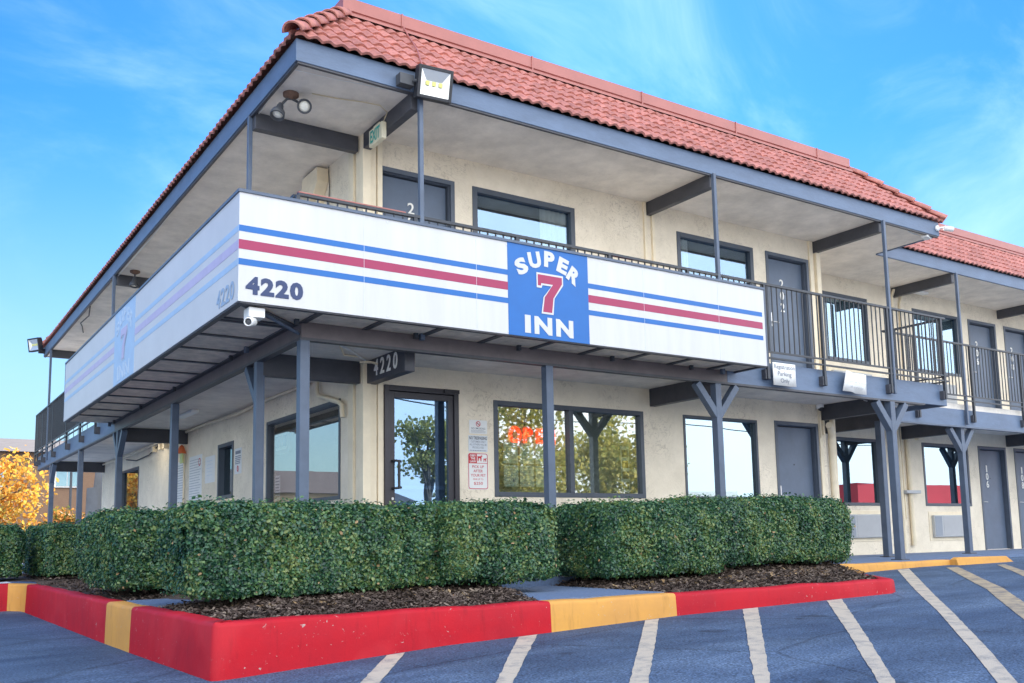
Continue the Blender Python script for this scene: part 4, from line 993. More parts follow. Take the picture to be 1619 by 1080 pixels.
seven(fr, EMB, 1, 'white', 'crimson', 1.195, 2.80, .325, .41)
for k, ch in enumerate('4220'):
    letter(ch, -1.937+.137*k, 2.662,   .126, .165, 'navy', .05, par=SG, nm='numeral', out=.005)
# faded copy of the design on the left panel
fl = leftat(PX)
q0, q1 = -3.55, -2.32
for z0, z1, c in ((3.148, 3.205, 'faded_blue'), (2.985, 3.072, 'faded_lilac'), (2.840, 2.898, 'faded_blue')):
    for a0, a1 in ((-PYF, q0), (q1, 1.80)):
        b = MB(); rect(b, fl, a0, a1, z0, z1, -.001, .002); b.build('stripe', M[c], SG)
b = MB(); rect(b, fl, q0, q1, PB+.002, PT-.002, -.001, .003); EM2 = b.build('emblem', M['faded_blue'], SG, label='sun faded pale blue square')
sx = (q1-q0)/(SQ1-SQ0)
fx = lambda a: q0+(a-SQ0)*sx
for ch, a, z, w, rot in (('S', .985, 3.270, .155, 27), ('U', 1.160, 3.362, .165, 12), ('P', 1.358, 3.395, .140, -2), ('E', 1.540, 3.350, .14, -17), ('R', 1.690, 3.255, .165, -33)):
    letter(ch, fx(a), z, w*sx, .178, 'faded_pale', .03, R(rot), fr=fl, par=EM2)
for ch, a, w in (('I', 1.054, .075), ('N', 1.258, .235), ('N', 1.546, .235)): letter(ch, fx(a), 2.645, w*sx, .195, 'faded_pale', .02, fr=fl, par=EM2)
seven(fl, EM2, 1, 'faded_pale', 'faded_lilac', fx(1.195), 2.80, .325*sx, .41)
for k, ch in enumerate('4220'): letter(ch, 1.23+.135*k, 2.64, .12, .17, 'faded_text', .02, fr=fl, par=SG, nm='numeral', out=.005)

# ------------------------------------------------------------------ fixtures that hang on the building
def flood(name, label, c, yaw, pitch, w, h, mount):
    """boxy LED flood light; faces -y before yaw"""
    t = thing(name, label, 'flood light', c, group=None)
    rz = Matrix.Rotation(yaw, 3, 'Z'); rx = Matrix.Rotation(pitch, 3, 'X'); Mx = rz @ rx
    P = lambda x, y, z: Vector(c)+Mx @ Vector((x, y, z))
    def bx(mb, x0, x1, y0, y1, z0, z1): mb.obox(P((x0+x1)/2, (y0+y1)/2, (z0+z1)/2), Mx @ Vector(((x1-x0)/2, 0, 0)), Mx @ Vector((0, (y1-y0)/2, 0)), Mx @ Vector((0, 0, (z1-z0)/2)))
    b = MB(); e = .035
    bx(b, -w/2, w/2, .02, .085, -h/2, h/2)
    bx(b, -w/2, -w/2+e, -.03, .02, -h/2, h/2); bx(b, w/2-e, w/2, -.03, .02, -h/2, h/2); bx(b, -w/2+e, w/2-e, -.03, .02, -h/2, -h/2+e); bx(b, -w/2+e, w/2-e, -.03, .02, h/2-e, h/2)
    for k in range(7): x = -w/2+.05+(w-.1)*k/6; bx(b, x-.005, x+.005, .085, .13, -h/2+.03, h/2-.03)
    b.build('housing', M['black'], t, .008)
    b = MB(); i = .55; x0, z0 = w/2-e, h/2-e; o = [(-x0, -.022, -z0), (x0, -.022, -z0), (x0, -.022, z0), (-x0, -.022, z0)]; q = [(-x0*i, .015, -z0*i*.35), (x0*i, .015, -z0*i*.35), (x0*i, .015, z0*i*.35), (-x0*i, .015, z0*i*.35)]
    b.add([P(*p) for p in o+q], [(0, 1, 5, 4), (1, 2, 6, 5), (2, 3, 7, 6), (3, 0, 4, 7), (4, 5, 6, 7)]); b.build('reflector', M['refl'], t)
    for k in (-1, 0, 1): b = MB(); bx(b, k*.075-.02, k*.075+.02, .004, .013, -.022, .022); b.build('led', M['led'], t)
    b = MB(); b.tube([P(-w/2-.02, .03, 0), P(-w/2-.03, .12, 0), Vector(mount)], .014, 8); b.tube([P(-w/2-.025, .03, 0), P(-w/2+.0, .03, 0)], .02, 10)
    m = Vector(mount); b.obox(m+Vector((0, -.0, 0)), (.085, 0, 0), (0, .05, 0), (0, 0, .06)); b.build('bracket', M['dgrey'], t, .006)
    return t
flood('flood_light', 'big square black flood light with LED lamps on the front eave above the corner', (.115, -1.50, 5.225), R(-6), R(14), .40, .34, (-.17, -1.37, 5.245))
t = flood('flood_light', 'small dark flood light at the far left end of the eave', (-1.62, 16.0, 5.42), R(-60), R(10), .40, .34, (-1.42, 16.1, 5.30))

def bell_spot(name, label, c, dirs, group=None):
    t = thing(name, label, 'spotlight', c)
    b = MB(); b.lathe((c[0], c[1], c[2]), (0, 0, -1), [(0, .085), (.03, .085), (.05, .05), (.065, .02)], 18); b.build('base', M['rust'], t)
    for d, off in dirs:
        d = Vector(d).normalized(); p = Vector(c)+Vector((off[0]*.4, off[1]*.4, -.07)); k = Vector(c)+Vector(off)
        b = MB(); b.tube([Vector(c)+Vector((0, 0, -.055)), p, k], .014, 8)
        b.lathe(k, d, [(-.03, .026), (0, .036), (.05, .043), (.09, .072), (.15, .079), (.155, .068), (.06, .034)], 20); h = b.build('lamp_holder', M['dgrey'], t)
        b = MB(); b.lathe(k, d, [(.10, .060), (.125, .060), (.136, .038), (.14, .001)], 18); b.build('bulb', M['lens'], h)
    return t
bell_spot('twin_spotlight', 'rusty twin bell spotlight under the upper corner soffit', (-1.14, -.573, 5.19), (((-.30, -.25, -.85), (-.11, .02, -.16)), ((-.30, -.84, -.40), (.15, .0, -.11))))
bell_spot('spotlight', 'single dark bell spotlight hanging under the left soffit by a slender post', (-1.08, 7.2, 5.19), (((-.1, -.1, -1.), (0, 0, -.14)),))
# rust stain plate belongs to the first one: a thin mounting plate

# exit sign
t = thing('exit_sign', 'yellowed exit sign with green letters hung on the upper corner beam', 'exit sign', (-.075, -.52, 4.98))
b = MB(); b.box(-.115, -.052, -.69, -.35, 4.885, 5.085); b.build('case', M['ivory'], t, .012)
b = MB(); b.box(-.10, -.06, -.60, -.44, 5.085, 5.11); b.build('mount', M['ivory'], t, .004)
fe = leftat(-.115)
b = MB(); put(b, fe, 'EXIT', .52, 4.985, .25, .145, .004, .03); b.build('lettering', M['green'], t)

def bullet_cam(label, base_c, base_s, cam_c, d, L=.15, r=.036, disc=None, group=None):
    t = thing('security_camera', label, 'camera', base_c)
    b = MB()
    if disc: b.lathe(base_c, disc, [(0, .05), (.02, .05), (.028, .02)], 18)
    else: b.box(base_c[0]-base_s, base_c[0]+base_s, base_c[1]-base_s, base_c[1]+base_s, base_c[2]-.045, base_c[2]+.045)
    b.build('base', M['plastic'], t, 0 if disc else .006)
    d = Vector(d).normalized(); k = Vector(cam_c)
    b = MB(); b.tube([Vector(base_c), Vector(base_c)*.4+k*.6+Vector((0, 0, .02)), k], .016, 8); b.build('arm', M['plastic'], t)
    b = MB(); b.lathe(k-d*L*.5, d, [(0, r*.8), (.01, r), (L*.85, r), (L, r*.92), (L, r*.75), (L-.02, r*.7)], 20); h = b.build('body', M['plastic'], t)
    b = MB(); b.lathe(k+d*(L*.5-.018), d, [(0, r*.68), (.004, r*.66), (.006, .001)], 18); b.build('lens', M['dgrey'], t)
    return t
bullet_cam('white bullet camera on a white box below the sign board corner', (-1.87, -1.66, 2.44), .075, (-1.93, -1.74, 2.345), (-.55, -.8, -.22), .16, .042)
bullet_cam('white bullet camera on the right end of the upper eave', (9.64, -1.315, 5.30), .05, (9.80, -1.42, 5.29), (.75, -.62, -.2), .15, .042, disc=(0, -1, 0))
t = thing('security_camera', 'small white dome camera above the right ground floor door', 'camera', (8.02, -.07, 2.40))
b = MB(); b.lathe((8.02, -.06, 2.44), (0, 0, -1), [(0, .065), (.05, .065), (.07, .05)], 18); b.build('base', M['plastic'], t)
b = MB(); b.lathe((8.02, -.08, 2.375), (-.1, -.8, -.5), [(-.02, .045), (.02, .043), (.04, .025), (.046, .001)], 16); b.build('lens', M['black'], t)
t = thing('eave_box', 'small white box under the right end of the upper eave', 'box', (9.45, -1.2, 5.15))
b = MB(); b.obox((9.47, -1.22, 5.15), (.10, .03, 0), (-.02, .05, 0), (0, 0, .022)); b.build('case', M['plastic'], t, .006)
b = MB(); b.tube([(9.38, -1.2, 5.16), (9.2, -1.15, 5.185), (9.0, -1.2, 5.185)], .008, 6); b.build('cable', M['plastic'], t)

# signs on the wall beside the office door
def sign(name, label, cat, group=None, loc=(0, 0, 0)): return thing(name, label, cat, loc, group)
t = sign('no_smoking_sign', 'small white sign with a red no smoking symbol beside the office door', 'sign', loc=(1.53, -.01, 1.76))
b = MB(); rrect(b, FRONT, 1.402, 1.660, 1.672, 1.842, .01, .001, .006); b.build('plate', M['paper'], t)
b = MB(); ring(b, FRONT, 1.530, 1.795, .026, .034, .008); b.obox(FRONT.p(1.530, 1.795, .008), Vector((.024, 0, -.024)), Vector((.003, 0, .003)), Vector((0, -.0004, 0))); b.build('symbol', M['red_ink'], t)
b = MB(); rect(b, FRONT, 1.508, 1.552, 1.791, 1.799, .006, .0075); put(b, FRONT, 'NO SMOKING', 1.530, 1.738, .205, .026, .008, .005); lines_of_text(b, FRONT, 1.425, 1.640, 1.682, 1.720, 3, out=.008, fill=.35); b.build('lettering', M['grey_ink'], t)
t = sign('no_trespassing_sign', 'pale grey no trespassing sign beside the office door', 'sign', loc=(1.527, -.01, 1.55))
b = MB(); rect(b, FRONT, 1.388, 1.664, 1.449, 1.650, .001, .005); b.build('plate', M['sign_grey'], t)
b = MB(); put(b, FRONT, 'NO TRESPASSING', 1.527, 1.618, .255, .040, .0065, .012); b.build('heading', M['ink'], t)
b = MB(); put(b, FRONT, 'CUSTOMERS ONLY', 1.527, 1.573, .215, .024, .0065, .004); put(b, FRONT, 'ALL OTHERS WILL BE', 1.527, 1.537, .245, .024, .0065, .004); put(b, FRONT, 'PROSECUTED', 1.527, 1.500, .165, .025, .0065, .004); lines_of_text(b, FRONT, 1.405, 1.650, 1.455, 1.472, 1, out=.0065); b.build('lettering', M['grey_ink'], t)
t = sign('pet_sign', 'white pet clean up sign with red border and red dog figures', 'sign', loc=(1.52, -.01, 1.2))
b = MB(); rrect(b, FRONT, 1.374, 1.668, .981, 1.434, .03, .001, .005); b.build('plate', M['paper'], t)
b = MB()
vs = []; n = 6
def rr_pts(a0, a1, b0, b1, rad):
    p = []
    for cx, cy, t0 in ((a1-rad, b1-rad, 0), (a0+rad, b1-rad, 90), (a0+rad, b0+rad, 180), (a1-rad, b0+rad, 270)):
        for k in range(6): tt = R(t0+90*k/5); p.append((cx+rad*math.cos(tt), cy+rad*math.sin(tt)))
    return p
o_, i_ = rr_pts(1.380, 1.662, .987, 1.428, .028), rr_pts(1.389, 1.653, .996, 1.419, .022); nn = len(o_)
b.add([FRONT.p(*p, .0062) for p in o_+i_], [(k, (k+1) % nn, (k+1) % nn+nn, k+nn) for k in range(nn)])
rect(b, FRONT, 1.388, 1.653, 1.303, 1.309, .005, .0063)
b.build('border', M['red_ink'], t)
b = MB(); rect(b, FRONT, 1.390, 1.505, 1.309, 1.419, .005, .0063); blk = b.build('heading_block', M['red_ink'], t)
b = MB(); 
for k, s in enumerate(('OBEY', 'THE', 'LAW')): put(b, FRONT, s, 1.447, 1.400-.036*k, .088 if k != 1 else .066, .027, .008, .03)
b.build('lettering', M['paper'], blk)
def dog(mb, a, z, s, fr=FRONT, out=.0066):
    pl = [(-.5, .30), (-.62, .52), (-.45, .42), (.15, .42), (.28, .55), (.36, .68), (.42, .58), (.60, .52), (.58, .42), (.42, .38), (.36, .15), (.40, -.5), (.30, -.5), (.24, .0), (.16, -.5), (.06, -.5), (.08, .06), (-.22, .08), (-.26, -.5), (-.36, -.5), (-.36, -.1), (-.44, -.5), (-.54, -.5), (-.48, .05)]
    bm = [fr.p(a+x*s, z+y*s, out) for x, y in pl]
    mb.add(bm, [tuple(range(len(bm)))])
b = MB(); dog(b, 1.548, 1.365, .066); dog(b, 1.622, 1.348, .042); b.build('dog_figures', M['red_ink'], t)
b = MB()
for s, z, w, h in (('PICK UP', 1.263, .170, .034), ('AFTER', 1.210, .135, .034), ('YOUR PET', 1.157, .215, .034), ('FINE UP TO', 1.108, .145, .022), ('$250', 1.056, .130, .040)): put(b, FRONT, s, 1.521, z, w, h, .0066, .006 if h > .03 else .0)
b.build('lettering', M['red_ink'], t)

# neon OPEN sign and notices behind the office window
t = sign('neon_sign', 'lit red neon OPEN sign behind the office window', 'neon sign', loc=(2.45, .13, 1.70))
fn_ = frontat(.13)
def stroke(pts, r=.013):
    b = MB(); b.tube([fn_.p(*p) for p in pts], r, 8); return b.build('letter_tube', M['neon'], t)
def ell(cx, cz, rx, rz, n=24): return [(cx+rx*math.cos(2*math.pi*k/n), cz+rz*math.sin(2*math.pi*k/n)) for k in range(n+1)]
for k_ in (1., .72): stroke(ell(2.175, 1.70, .085*k_, .105*k_))
for e in (0, .03):
    stroke([(2.315+e, 1.60+e*.2), (2.315+e, 1.795-e), (2.40, 1.795-e), (2.44-e, 1.76), (2.44-e, 1.73), (2.40, 1.70+e*.3), (2.33+e, 1.70+e*.3)])
    stroke([(2.63-e*.2, 1.79-e), (2.515+e, 1.79-e), (2.515+e, 1.605+e), (2.63-e*.2, 1.605+e)]); stroke([(2.53+e, 1.70), (2.61, 1.70)])
    stroke([(2.69+e, 1.60), (2.69+e, 1.79), (2.81-e, 1.605), (2.81-e, 1.79)])
b = MB(); b.box(2.05, 2.88, .135, .15, 1.83, 1.85); b.tube([(2.2, .14, 1.85), (2.25, .15, 2.06)], .004, 5); b.tube([(2.7, .14, 1.85), (2.7, .15, 2.06)], .004, 5); b.build('frame', M['black'], t)
b = MB(); b.box(2.42, 2.56, .12, .20, 1.86, 2.0); b.build('transformer', M['black'], t, .01)
ROWS = ('upper', 'lower'); COLS = ('at the left of', 'in the middle of', 'at the right of')
for r_, (z0, z1) in enumerate(((1.325, 1.592), (1.03, 1.305))):
    for c_, (x0, x1) in enumerate(((1.945, 2.168), (2.192, 2.412), (2.436, 2.65))):
        t = sign('posted_notice', 'white paper notice %s the %s row taped inside the office window' % (COLS[c_], ROWS[r_]), 'notice', 'notices in the office window', loc=((x0+x1)/2, .06, z0))
        f_ = frontat(.062); b = MB(); rect(b, f_, x0, x1, z0, z1, .0, .0015); b.build('sheet', M['paper'], t)
        b = MB(); rect(b, f_, (x0+x1)/2-.05, (x0+x1)/2+.05, z1-.035, z1-.022, .0015, .003); lines_of_text(b, f_, x0+.02, x1-.02, z0+.03, z1-.06, 9, out=.003, fill=.28); b.build('print', M['grey_ink'], t)
        if c_ == 2 and r_ == 0:
            b = MB(); rect(b, f_, x0+.03, x1-.04, z0+.05, z0+.075, .0015, .0034); rect(b, f_, x0+.03, x1-.03, z1-.10, z1-.075, .0015, .0034); b.build('highlight', M['lime'], t)
# display rack behind the right pane
t = thing('display_rack', 'dark brochure rack standing inside the right pane of the office window', 'rack', (3.55, .55, -.05))
b = MB(); b.box(3.30, 3.33, .45, .70, -.05, 1.75); b.box(3.67, 3.70, .45, .70, -.05, 1.75); b.box(3.33, 3.67, .68, .70, .0, 1.75)
for z in (.3, .6, .9, 1.2, 1.5): b.box(3.33, 3.67, .45, .679, z, z+.015)
b.build('frame', M['slate_dark'], t)
cols_ = ['crimson', 'blue', 'kerb_yellow', 'white', 'green', 'navy']
for k in range(8):
    b = MB(); z = (.915, 1.215)[k // 4]; x = 3.345+.08*(k % 4); b.box(x, x+.06, .46, .5, z, z+.20); b.build('brochure', M[cols_[k % 6]], t)
t = thing('picture_strip', 'narrow strip of small pictures hung inside the right edge of the office window', 'poster', (4.0, .12, 1.2))
b = MB(); b.box(3.93, 4.08, .12, .125, .98, 1.62); b.build('backing', M['paper'], t)
for k, c_ in enumerate(('tanwall', 'navy', 'kerb_yellow', 'slate')): b = MB(); b.box(3.95, 4.06, .116, .1195, 1.02+.15*k, 1.12+.15*k); b.build('picture', M[c_], t)
# reception counter
t = thing('reception_counter', 'pale reception counter seen through the office door glass', 'counter', (1.2, 1.6, -.05))
b = MB(); b.box(.3, 2.3, 1.5, 1.9, -.05, .88); b.build('base', M['tanwall'], t, .01)
b = MB(); b.box(.25, 2.35, 1.42, 1.95, .8801, .93); b.build('countertop', M['trim'], t, .01)

# signs on the left wall
def lrect(mb, y0, y1, z0, z1, o0, o1): rect(mb, LEFT, -y1, -y0, z0, z1, o0, o1)
t = sign('rules_sign', 'small white sign with a red mark between the narrow window and big side window', 'sign', loc=(0, 4.6, 1.6))
b = MB(); lrect(b, 4.445, 4.785, 1.45, 1.85, .001, .006); b.build('plate', M['paper'], t)
b = MB(); rect(b, LEFT, -4.74, -4.49, 1.76, 1.81, .006, .008); lines_of_text(b, LEFT, -4.75, -4.48, 1.60, 1.74, 5, out=.008); b.build('lettering', M['grey_ink'], t)
b = MB(); ring(b, LEFT, -4.615, 1.53, .03, .045, .008); b.obox(LEFT.p(-4.615, 1.53, .008), Vector((0, .02, .05)), Vector((0, .01, -.004)), Vector((.0004, 0, 0))); b.build('symbol', M['red_ink'], t)
t = sign('rules_sign', 'white sign of dense small print with red no smoking symbol on left wall', 'sign', loc=(0, 7, 1.5))
b = MB(); lrect(b, 6.60, 7.40, 1.12, 1.93, .001, .006); b.build('plate', M['paper'], t)
b = MB(); lines_of_text(b, LEFT, -7.36, -6.64, 1.15, 1.88, 16, out=.008, fill=.3); b.build('lettering', M['pale_ink'], t)
b = MB(); ring(b, LEFT, -6.74, 1.80, .05, .07, .009); b.build('symbol', M['red_ink'], t)
t = sign('rules_sign', 'plain faint white paper sign left of the narrow side window', 'sign', loc=(0, 6.15, 1.5))
b = MB(); lrect(b, 5.85, 6.40, 1.40, 1.85, .001, .005); b.build('plate', M['paper'], t); b = MB(); lines_of_text(b, LEFT, -6.3, -5.95, 1.5, 1.8, 5, out=.007, fill=.2); b.build('lettering', M['sign_grey'], t)
t = sign('rules_sign', 'white sign of small print left of the wall conduit, partly behind a post', 'sign', loc=(0, 7.95, 1.5))
b = MB(); lrect(b, 7.70, 8.25, 1.15, 1.90, .001, .006); b.build('plate', M['paper'], t); b = MB(); lines_of_text(b, LEFT, -8.2, -7.75, 1.2, 1.85, 14, out=.008, fill=.3); b.build('lettering', M['pale_ink'], t)
t = sign('side_window_notice', 'narrow white paper notice inside the big side window', 'notice', loc=(.06, 3.0, 1.1))
b = MB(); rect(b, leftat(.06), -3.12, -2.92, .97, 1.32, 0, .0015); b.build('sheet', M['paper'], t); b = MB(); lines_of_text(b, leftat(.06), -3.1, -2.94, 1.0, 1.3, 7, out=.003); b.build('print', M['grey_ink'], t)
t = thing('display_case', 'tan rounded display case hanging inside the left end of the big side window', 'display', (.3, 2.95, 1.8))
b = MB(); rrect(b, leftat(.085), -3.26, -2.66, 1.62, 1.98, .07, -.10, 0); b.build('case', M['tanwall'], t, .015)
b = MB(); rrect(b, leftat(.085), -3.20, -2.72, 1.68, 1.92, .05, .0005, .004); b.build('face', M['ivory'], t)
for k, a in enumerate((-3.14, -2.99, -2.84)): b = MB(); rect(b, leftat(.085), a, a+.10, 1.72, 1.88, .0045, .02); b.build('picture', M[('wood', 'tanwall', 'slate')[k]], t)
t = thing('hanging_tag', 'small orange and lime device hanging on the left wall conduit', 'alarm', (-.08, 7.63, 2.0))
b = MB(); b.lathe((-.09, 7.63, 2.18), (0, 0, -1), [(0, .01), (.03, .04), (.12, .075), (.16, .08)], 14); b.build('cap', M['orange'], t)
b = MB(); b.obox((-.09, 7.63, 1.93), (.012, 0, 0), (0, .075, 0), (0, 0, .09)); b.build('card', M['lime'], t, .004)
t = thing('wall_box', 'cream metal utility box below the narrow side window', 'box', (-.08, 5.15, .95))
b = MB(); b.box(-.16, -.001, 4.75, 5.9, .70, 1.06); b.build('case', M['trim'], t, .008); b = MB(); b.box(-.168, -.1601, 4.8, 5.3, .74, 1.02); b.build('cover', M['trim'], t)

# signs on the balcony edge
def paper_sign(name, label, x0, x1, z0, z1, lines, tilt=0, warp=0):
    t = sign(name, label, 'sign', loc=((x0+x1)/2, -1.28, z0)); f_ = Frame(((x0+x1)/2, -1.365, (z0+z1)/2), (math.cos(tilt), 0, math.sin(tilt)), (-math.sin(tilt), 0, math.cos(tilt)))
    w, h = x1-x0, z1-z0; b = MB(); n = 10; vs = []
    for k in range(n+1):
        a = -w/2+w*k/n
        for q in (-1, 1): vs.append(f_.p(a+(q*warp*.02), q*h/2, warp*.02*math.sin(k*.9+q)))
    b.add(vs, [(2*k, 2*k+2, 2*k+3, 2*k+1) for k in range(n)], True); o = b.build('sheet', M['paper'], t)
    s = o.modifiers.new('t', 'SOLIDIFY'); s.thickness = .004
    b = MB()
    for (s_, zz, ww, hh, bl) in lines: put(b, f_, s_, 0, zz, ww, hh, .006+warp*.02, bl)
    b.build('lettering', M['grey_ink'], t)
paper_sign('parking_sign', 'white registration parking only sign on the balcony edge', 5.405, 5.865, 2.378, 2.690, (('Registration', .095, .42, .082, .008), ('Parking', .0, .28, .082, .008), ('Only', -.095, .18, .08, .008)))
paper_sign('parking_sign', 'warped white notice of faint lines on the balcony edge right of the parking sign', 6.925, 7.42, 2.385, 2.685, (('Motel is not', .08, .24, .035, -.004), ('responsible for items', .005, .40, .035, -.004), ('left unattended', -.07, .29, .035, -.004)), R(-4), 1)
t = thing('red_cloth', 'red and pink cloth bundle showing above the sign board between balcony rails', 'cloth', (2.95, -1.2, 3.6))
b = MB(); b.obox((2.80, -1.18, 3.66), (.07, 0, 0), (0, .05, 0), (0, 0, .11)); b.build('red_fold', M['redcloth'], t, .02)
b = MB(); b.obox((3.0, -1.17, 3.63), (.12, 0, 0), (0, .06, 0), (0, 0, .11)); b.build('pink_fold', M['crimson'], t, .02)

# wheel stop
t = thing('wheel_stop', 'yellow concrete wheel stop lying at the end of the yellow kerb', 'wheel stop', (9.6, -1.66, -.12))
b = MB(); x0, x1 = 8.82, 10.38; zg = -.16
pr = [(-.085, zg), (-.06, -.045), (-.045, -.03), (.045, -.03), (.06, -.045), (.085, zg)]
vs = [(x, -1.66+p[0], p[1]-.01*(x-9.6)) for x in (x0, x0+.08, x1-.18, x1) for p in pr]
for i in (0, 1, 2, 3, 4, 5): vs[i] = (x0, vs[i][1], vs[i][2] if vs[i][2] < -.1 else vs[i][2]-.03)
for i in range(18, 24): vs[i] = (x1, vs[i][1], vs[i][2] if vs[i][2] < -.12 else zg+.03)
b.add(vs, [(r*6+i, r*6+i+1, (r+1)*6+i+1, (r+1)*6+i) for r in range(3) for i in range(5)]+[(0, 1, 2, 3, 4, 5), (18, 19, 20, 21, 22, 23)])
b.build('block', M['kerb_yellow'], t, .01)

# ------------------------------------------------------------------ foliage
def leaves(P, Nrm, size, asp=.5, fold=.35, tilt=.6):
    """leaf blades (2 quads each) at P, roughly facing Nrm"""
    n = len(P); nn = Nrm+RNG.normal(0, tilt, (n, 3)); nn /= np.linalg.norm(nn, axis=1)[:, None]
    t = RNG.normal(0, 1, (n, 3)); t[:, 2] += .35; t -= nn*(t*nn).sum(1)[:, None]; t /= np.linalg.norm(t, axis=1)[:, None]
    u = np.cross(nn, t); s = RNG.uniform(size[0], size[1], n)[:, None]
    L, W = t*s, u*s*asp*.5; H = nn*s*fold*asp*.5
    base, tip = P-L*.5, P+L*.5
    l1, l2 = P-L*.2+W+H, P+L*.2+W*.85+H; r1, r2 = P-L*.2-W+H, P+L*.2-W*.85+H
    V = np.stack([base, l1, l2, tip, r2, r1], 1).reshape(-1, 3); k = np.arange(n)[:, None]*6
    F = np.concatenate([k+np.array([[0, 3, 2, 1]]), k+np.array([[0, 5, 4, 3]])], 0)
    return V, F
def hnoise(P, f, seed):
    r = np.random.default_rng(seed); o = np.zeros(len(P))
    for k in range(5):
        w = r.normal(0, 1, 3)*f; o += np.sin(P@w+r.uniform(0, 6.3))
    return o/5
def hedge(label, x0, x1, y0, y1, z0, z1, seed, dens=9000, size=(.020, .044), round_=.14, group='clipped hedges in the planting beds'):
    """superellipsoid clipped shrub; leaves through an outer shell, a solid dark core inside blocks see-through"""
    global RNG
    RNG = np.random.default_rng(seed)
    c = np.array([(x0+x1)/2, (y0+y1)/2, (z0+z1)/2]); h = np.array([(x1-x0)/2, (y1-y0)/2, (z1-z0)/2])
    t = thing('hedge', label, 'hedge', (c[0], c[1], z0), group)
    area = 2*(h[0]*2*h[1]*2*.6+h[0]*2*h[2]*2+h[1]*2*h[2]*2); n = int(area*dens)
    d = RNG.uniform(-1, 1, (n, 3)); k = np.abs(d*1).argmax(1)
    # choose faces by area (top, sides), project on a rounded box
    fa = np.array([h[1]*h[2], h[1]*h[2], h[0]*h[2], h[0]*h[2], h[0]*h[1]*.9, h[0]*h[1]*.12]); f = RNG.choice(6, n, p=fa/fa.sum())
    for i in range(6): sel = f == i; d[sel, i//2] = 1 if (i % 2 == 0) else -1
    P0 = d*h; inner = np.sign(P0)*np.maximum(np.abs(P0)-0, 0)
    r = np.minimum(round_, h.min()*.9); core = np.clip(P0, -(h-r), h-r); dv = P0-core; ln = np.linalg.norm(dv, axis=1)[:, None]; nrm = dv/np.maximum(ln, 1e-6)
    S = core+nrm*r
    und = -.05*np.clip(-S[:, 2]/h[2], 0, 1)[:, None]
    amp = .05*hnoise((S+c)*np.array([1, 1, .6]), 2.6, seed+3)*(1-.6*np.clip(nrm[:, 2], 0, 1))-.012+.035*hnoise(S+c, 5.5, seed)+.020*hnoise(S+c, 14, seed+1)
    depth = RNG.exponential(.035, n); depth = np.minimum(depth, .16)
    stray = (RNG.random(n) < .05)*RNG.uniform(0, .06, n)
    hole = hnoise(S+c, 6, seed+5) < -.42
    depth = depth+hole*.03
    Q = S+nrm*(amp-depth+stray+und[:, 0]*.8)[:, None]+c
    Q[:, 2] = np.maximum(Q[:, 2], z0+.01)
    keep = Q[:, 2] > z0+.05+.05*hnoise(S+c, 8, seed+9)
    Q, nrm2 = Q[keep], nrm[keep]
    up_ = np.array([0, 0, .45])
    V, F = leaves(Q, nrm2+up_, size, .62, .45, .62)
    fast_mesh('foliage', V, F, M['hedge'], t)
    kd = RNG.random(len(Q)) < .0025; V, F = leaves(Q[kd]+nrm2[kd]*.015, nrm2[kd]+up_, size, .6, .4, .7); fast_mesh('dry_leaves', V, F, M['litter'], t)
    # added solid dark core, blocks see-through and darkens the gaps
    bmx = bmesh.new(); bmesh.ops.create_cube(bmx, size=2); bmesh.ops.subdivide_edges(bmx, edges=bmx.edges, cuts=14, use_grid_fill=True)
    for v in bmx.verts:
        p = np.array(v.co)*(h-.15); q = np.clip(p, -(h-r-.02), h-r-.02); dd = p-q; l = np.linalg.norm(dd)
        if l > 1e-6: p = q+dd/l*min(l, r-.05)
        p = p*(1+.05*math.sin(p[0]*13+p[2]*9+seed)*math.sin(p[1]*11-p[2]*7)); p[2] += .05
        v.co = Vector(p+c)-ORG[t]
    me = bpy.data.meshes.new('dark_core'); bmx.to_mesh(me); bmx.free(); me.materials.append(M['hedge_core']); o = bpy.data.objects.new('dark_core', me); COL.objects.link(o); o.parent = t; ORG[o] = ORG[t]
    for k in range(max(2, int((x1-x0)*1.5))):
        b = MB(); x, y = random.uniform(x0+.2, x1-.2), random.uniform(y0+.2, y1-.2); p = [(x, y, z0-.08)]
        for j in range(4): p.append((p[-1][0]+random.uniform(-.06, .06), p[-1][1]+random.uniform(-.06, .06), p[-1][2]+.12))
        b.tube(p, [.018, .015, .012, .01, .006], 6); b.build('stem', M['stem'], t)
    return t
hedge('long clipped green hedge at the red kerb corner in front of the office door', -2.64, -.10, -2.42, -1.48, -.10, .70, 21, 17000)
hedge('rounded clipped hedge beside the yellow kerb path, joined to the long corner hedge', -.42, .86, -2.62, -1.45, -.08, .72, 22, 17000, round_=.2)
hedge('rounded clipped hedge right of the path, near the red kerb', 1.45, 3.18, -2.55, -1.45, -.10, .74, 23, 17000, round_=.2)
hedge('clipped hedge at the right end of the bed, before the yellow kerb', 2.95, 5.58, -2.40, -1.42, -.03, .80, 24, 15000, round_=.2)
hedge('clipped hedge beside the left yellow kerb mark, next in line after the corner hedge', -2.72, -1.75, -.2, 1.85, -.11, .72, 25, 13000, round_=.15)
hedge('boxy clipped hedge farther along the left kerb with a dark front side', -2.60, -1.60, 5.2, 7.9, -.11, .72, 27, 8500, (.028, .046), .13)
hedge('farthest clipped hedge at the left edge, where the kerb turns away', -4.3, -2.78, 5.75, 7.2, -.12, .72, 28, 8500, (.028, .046), .15)

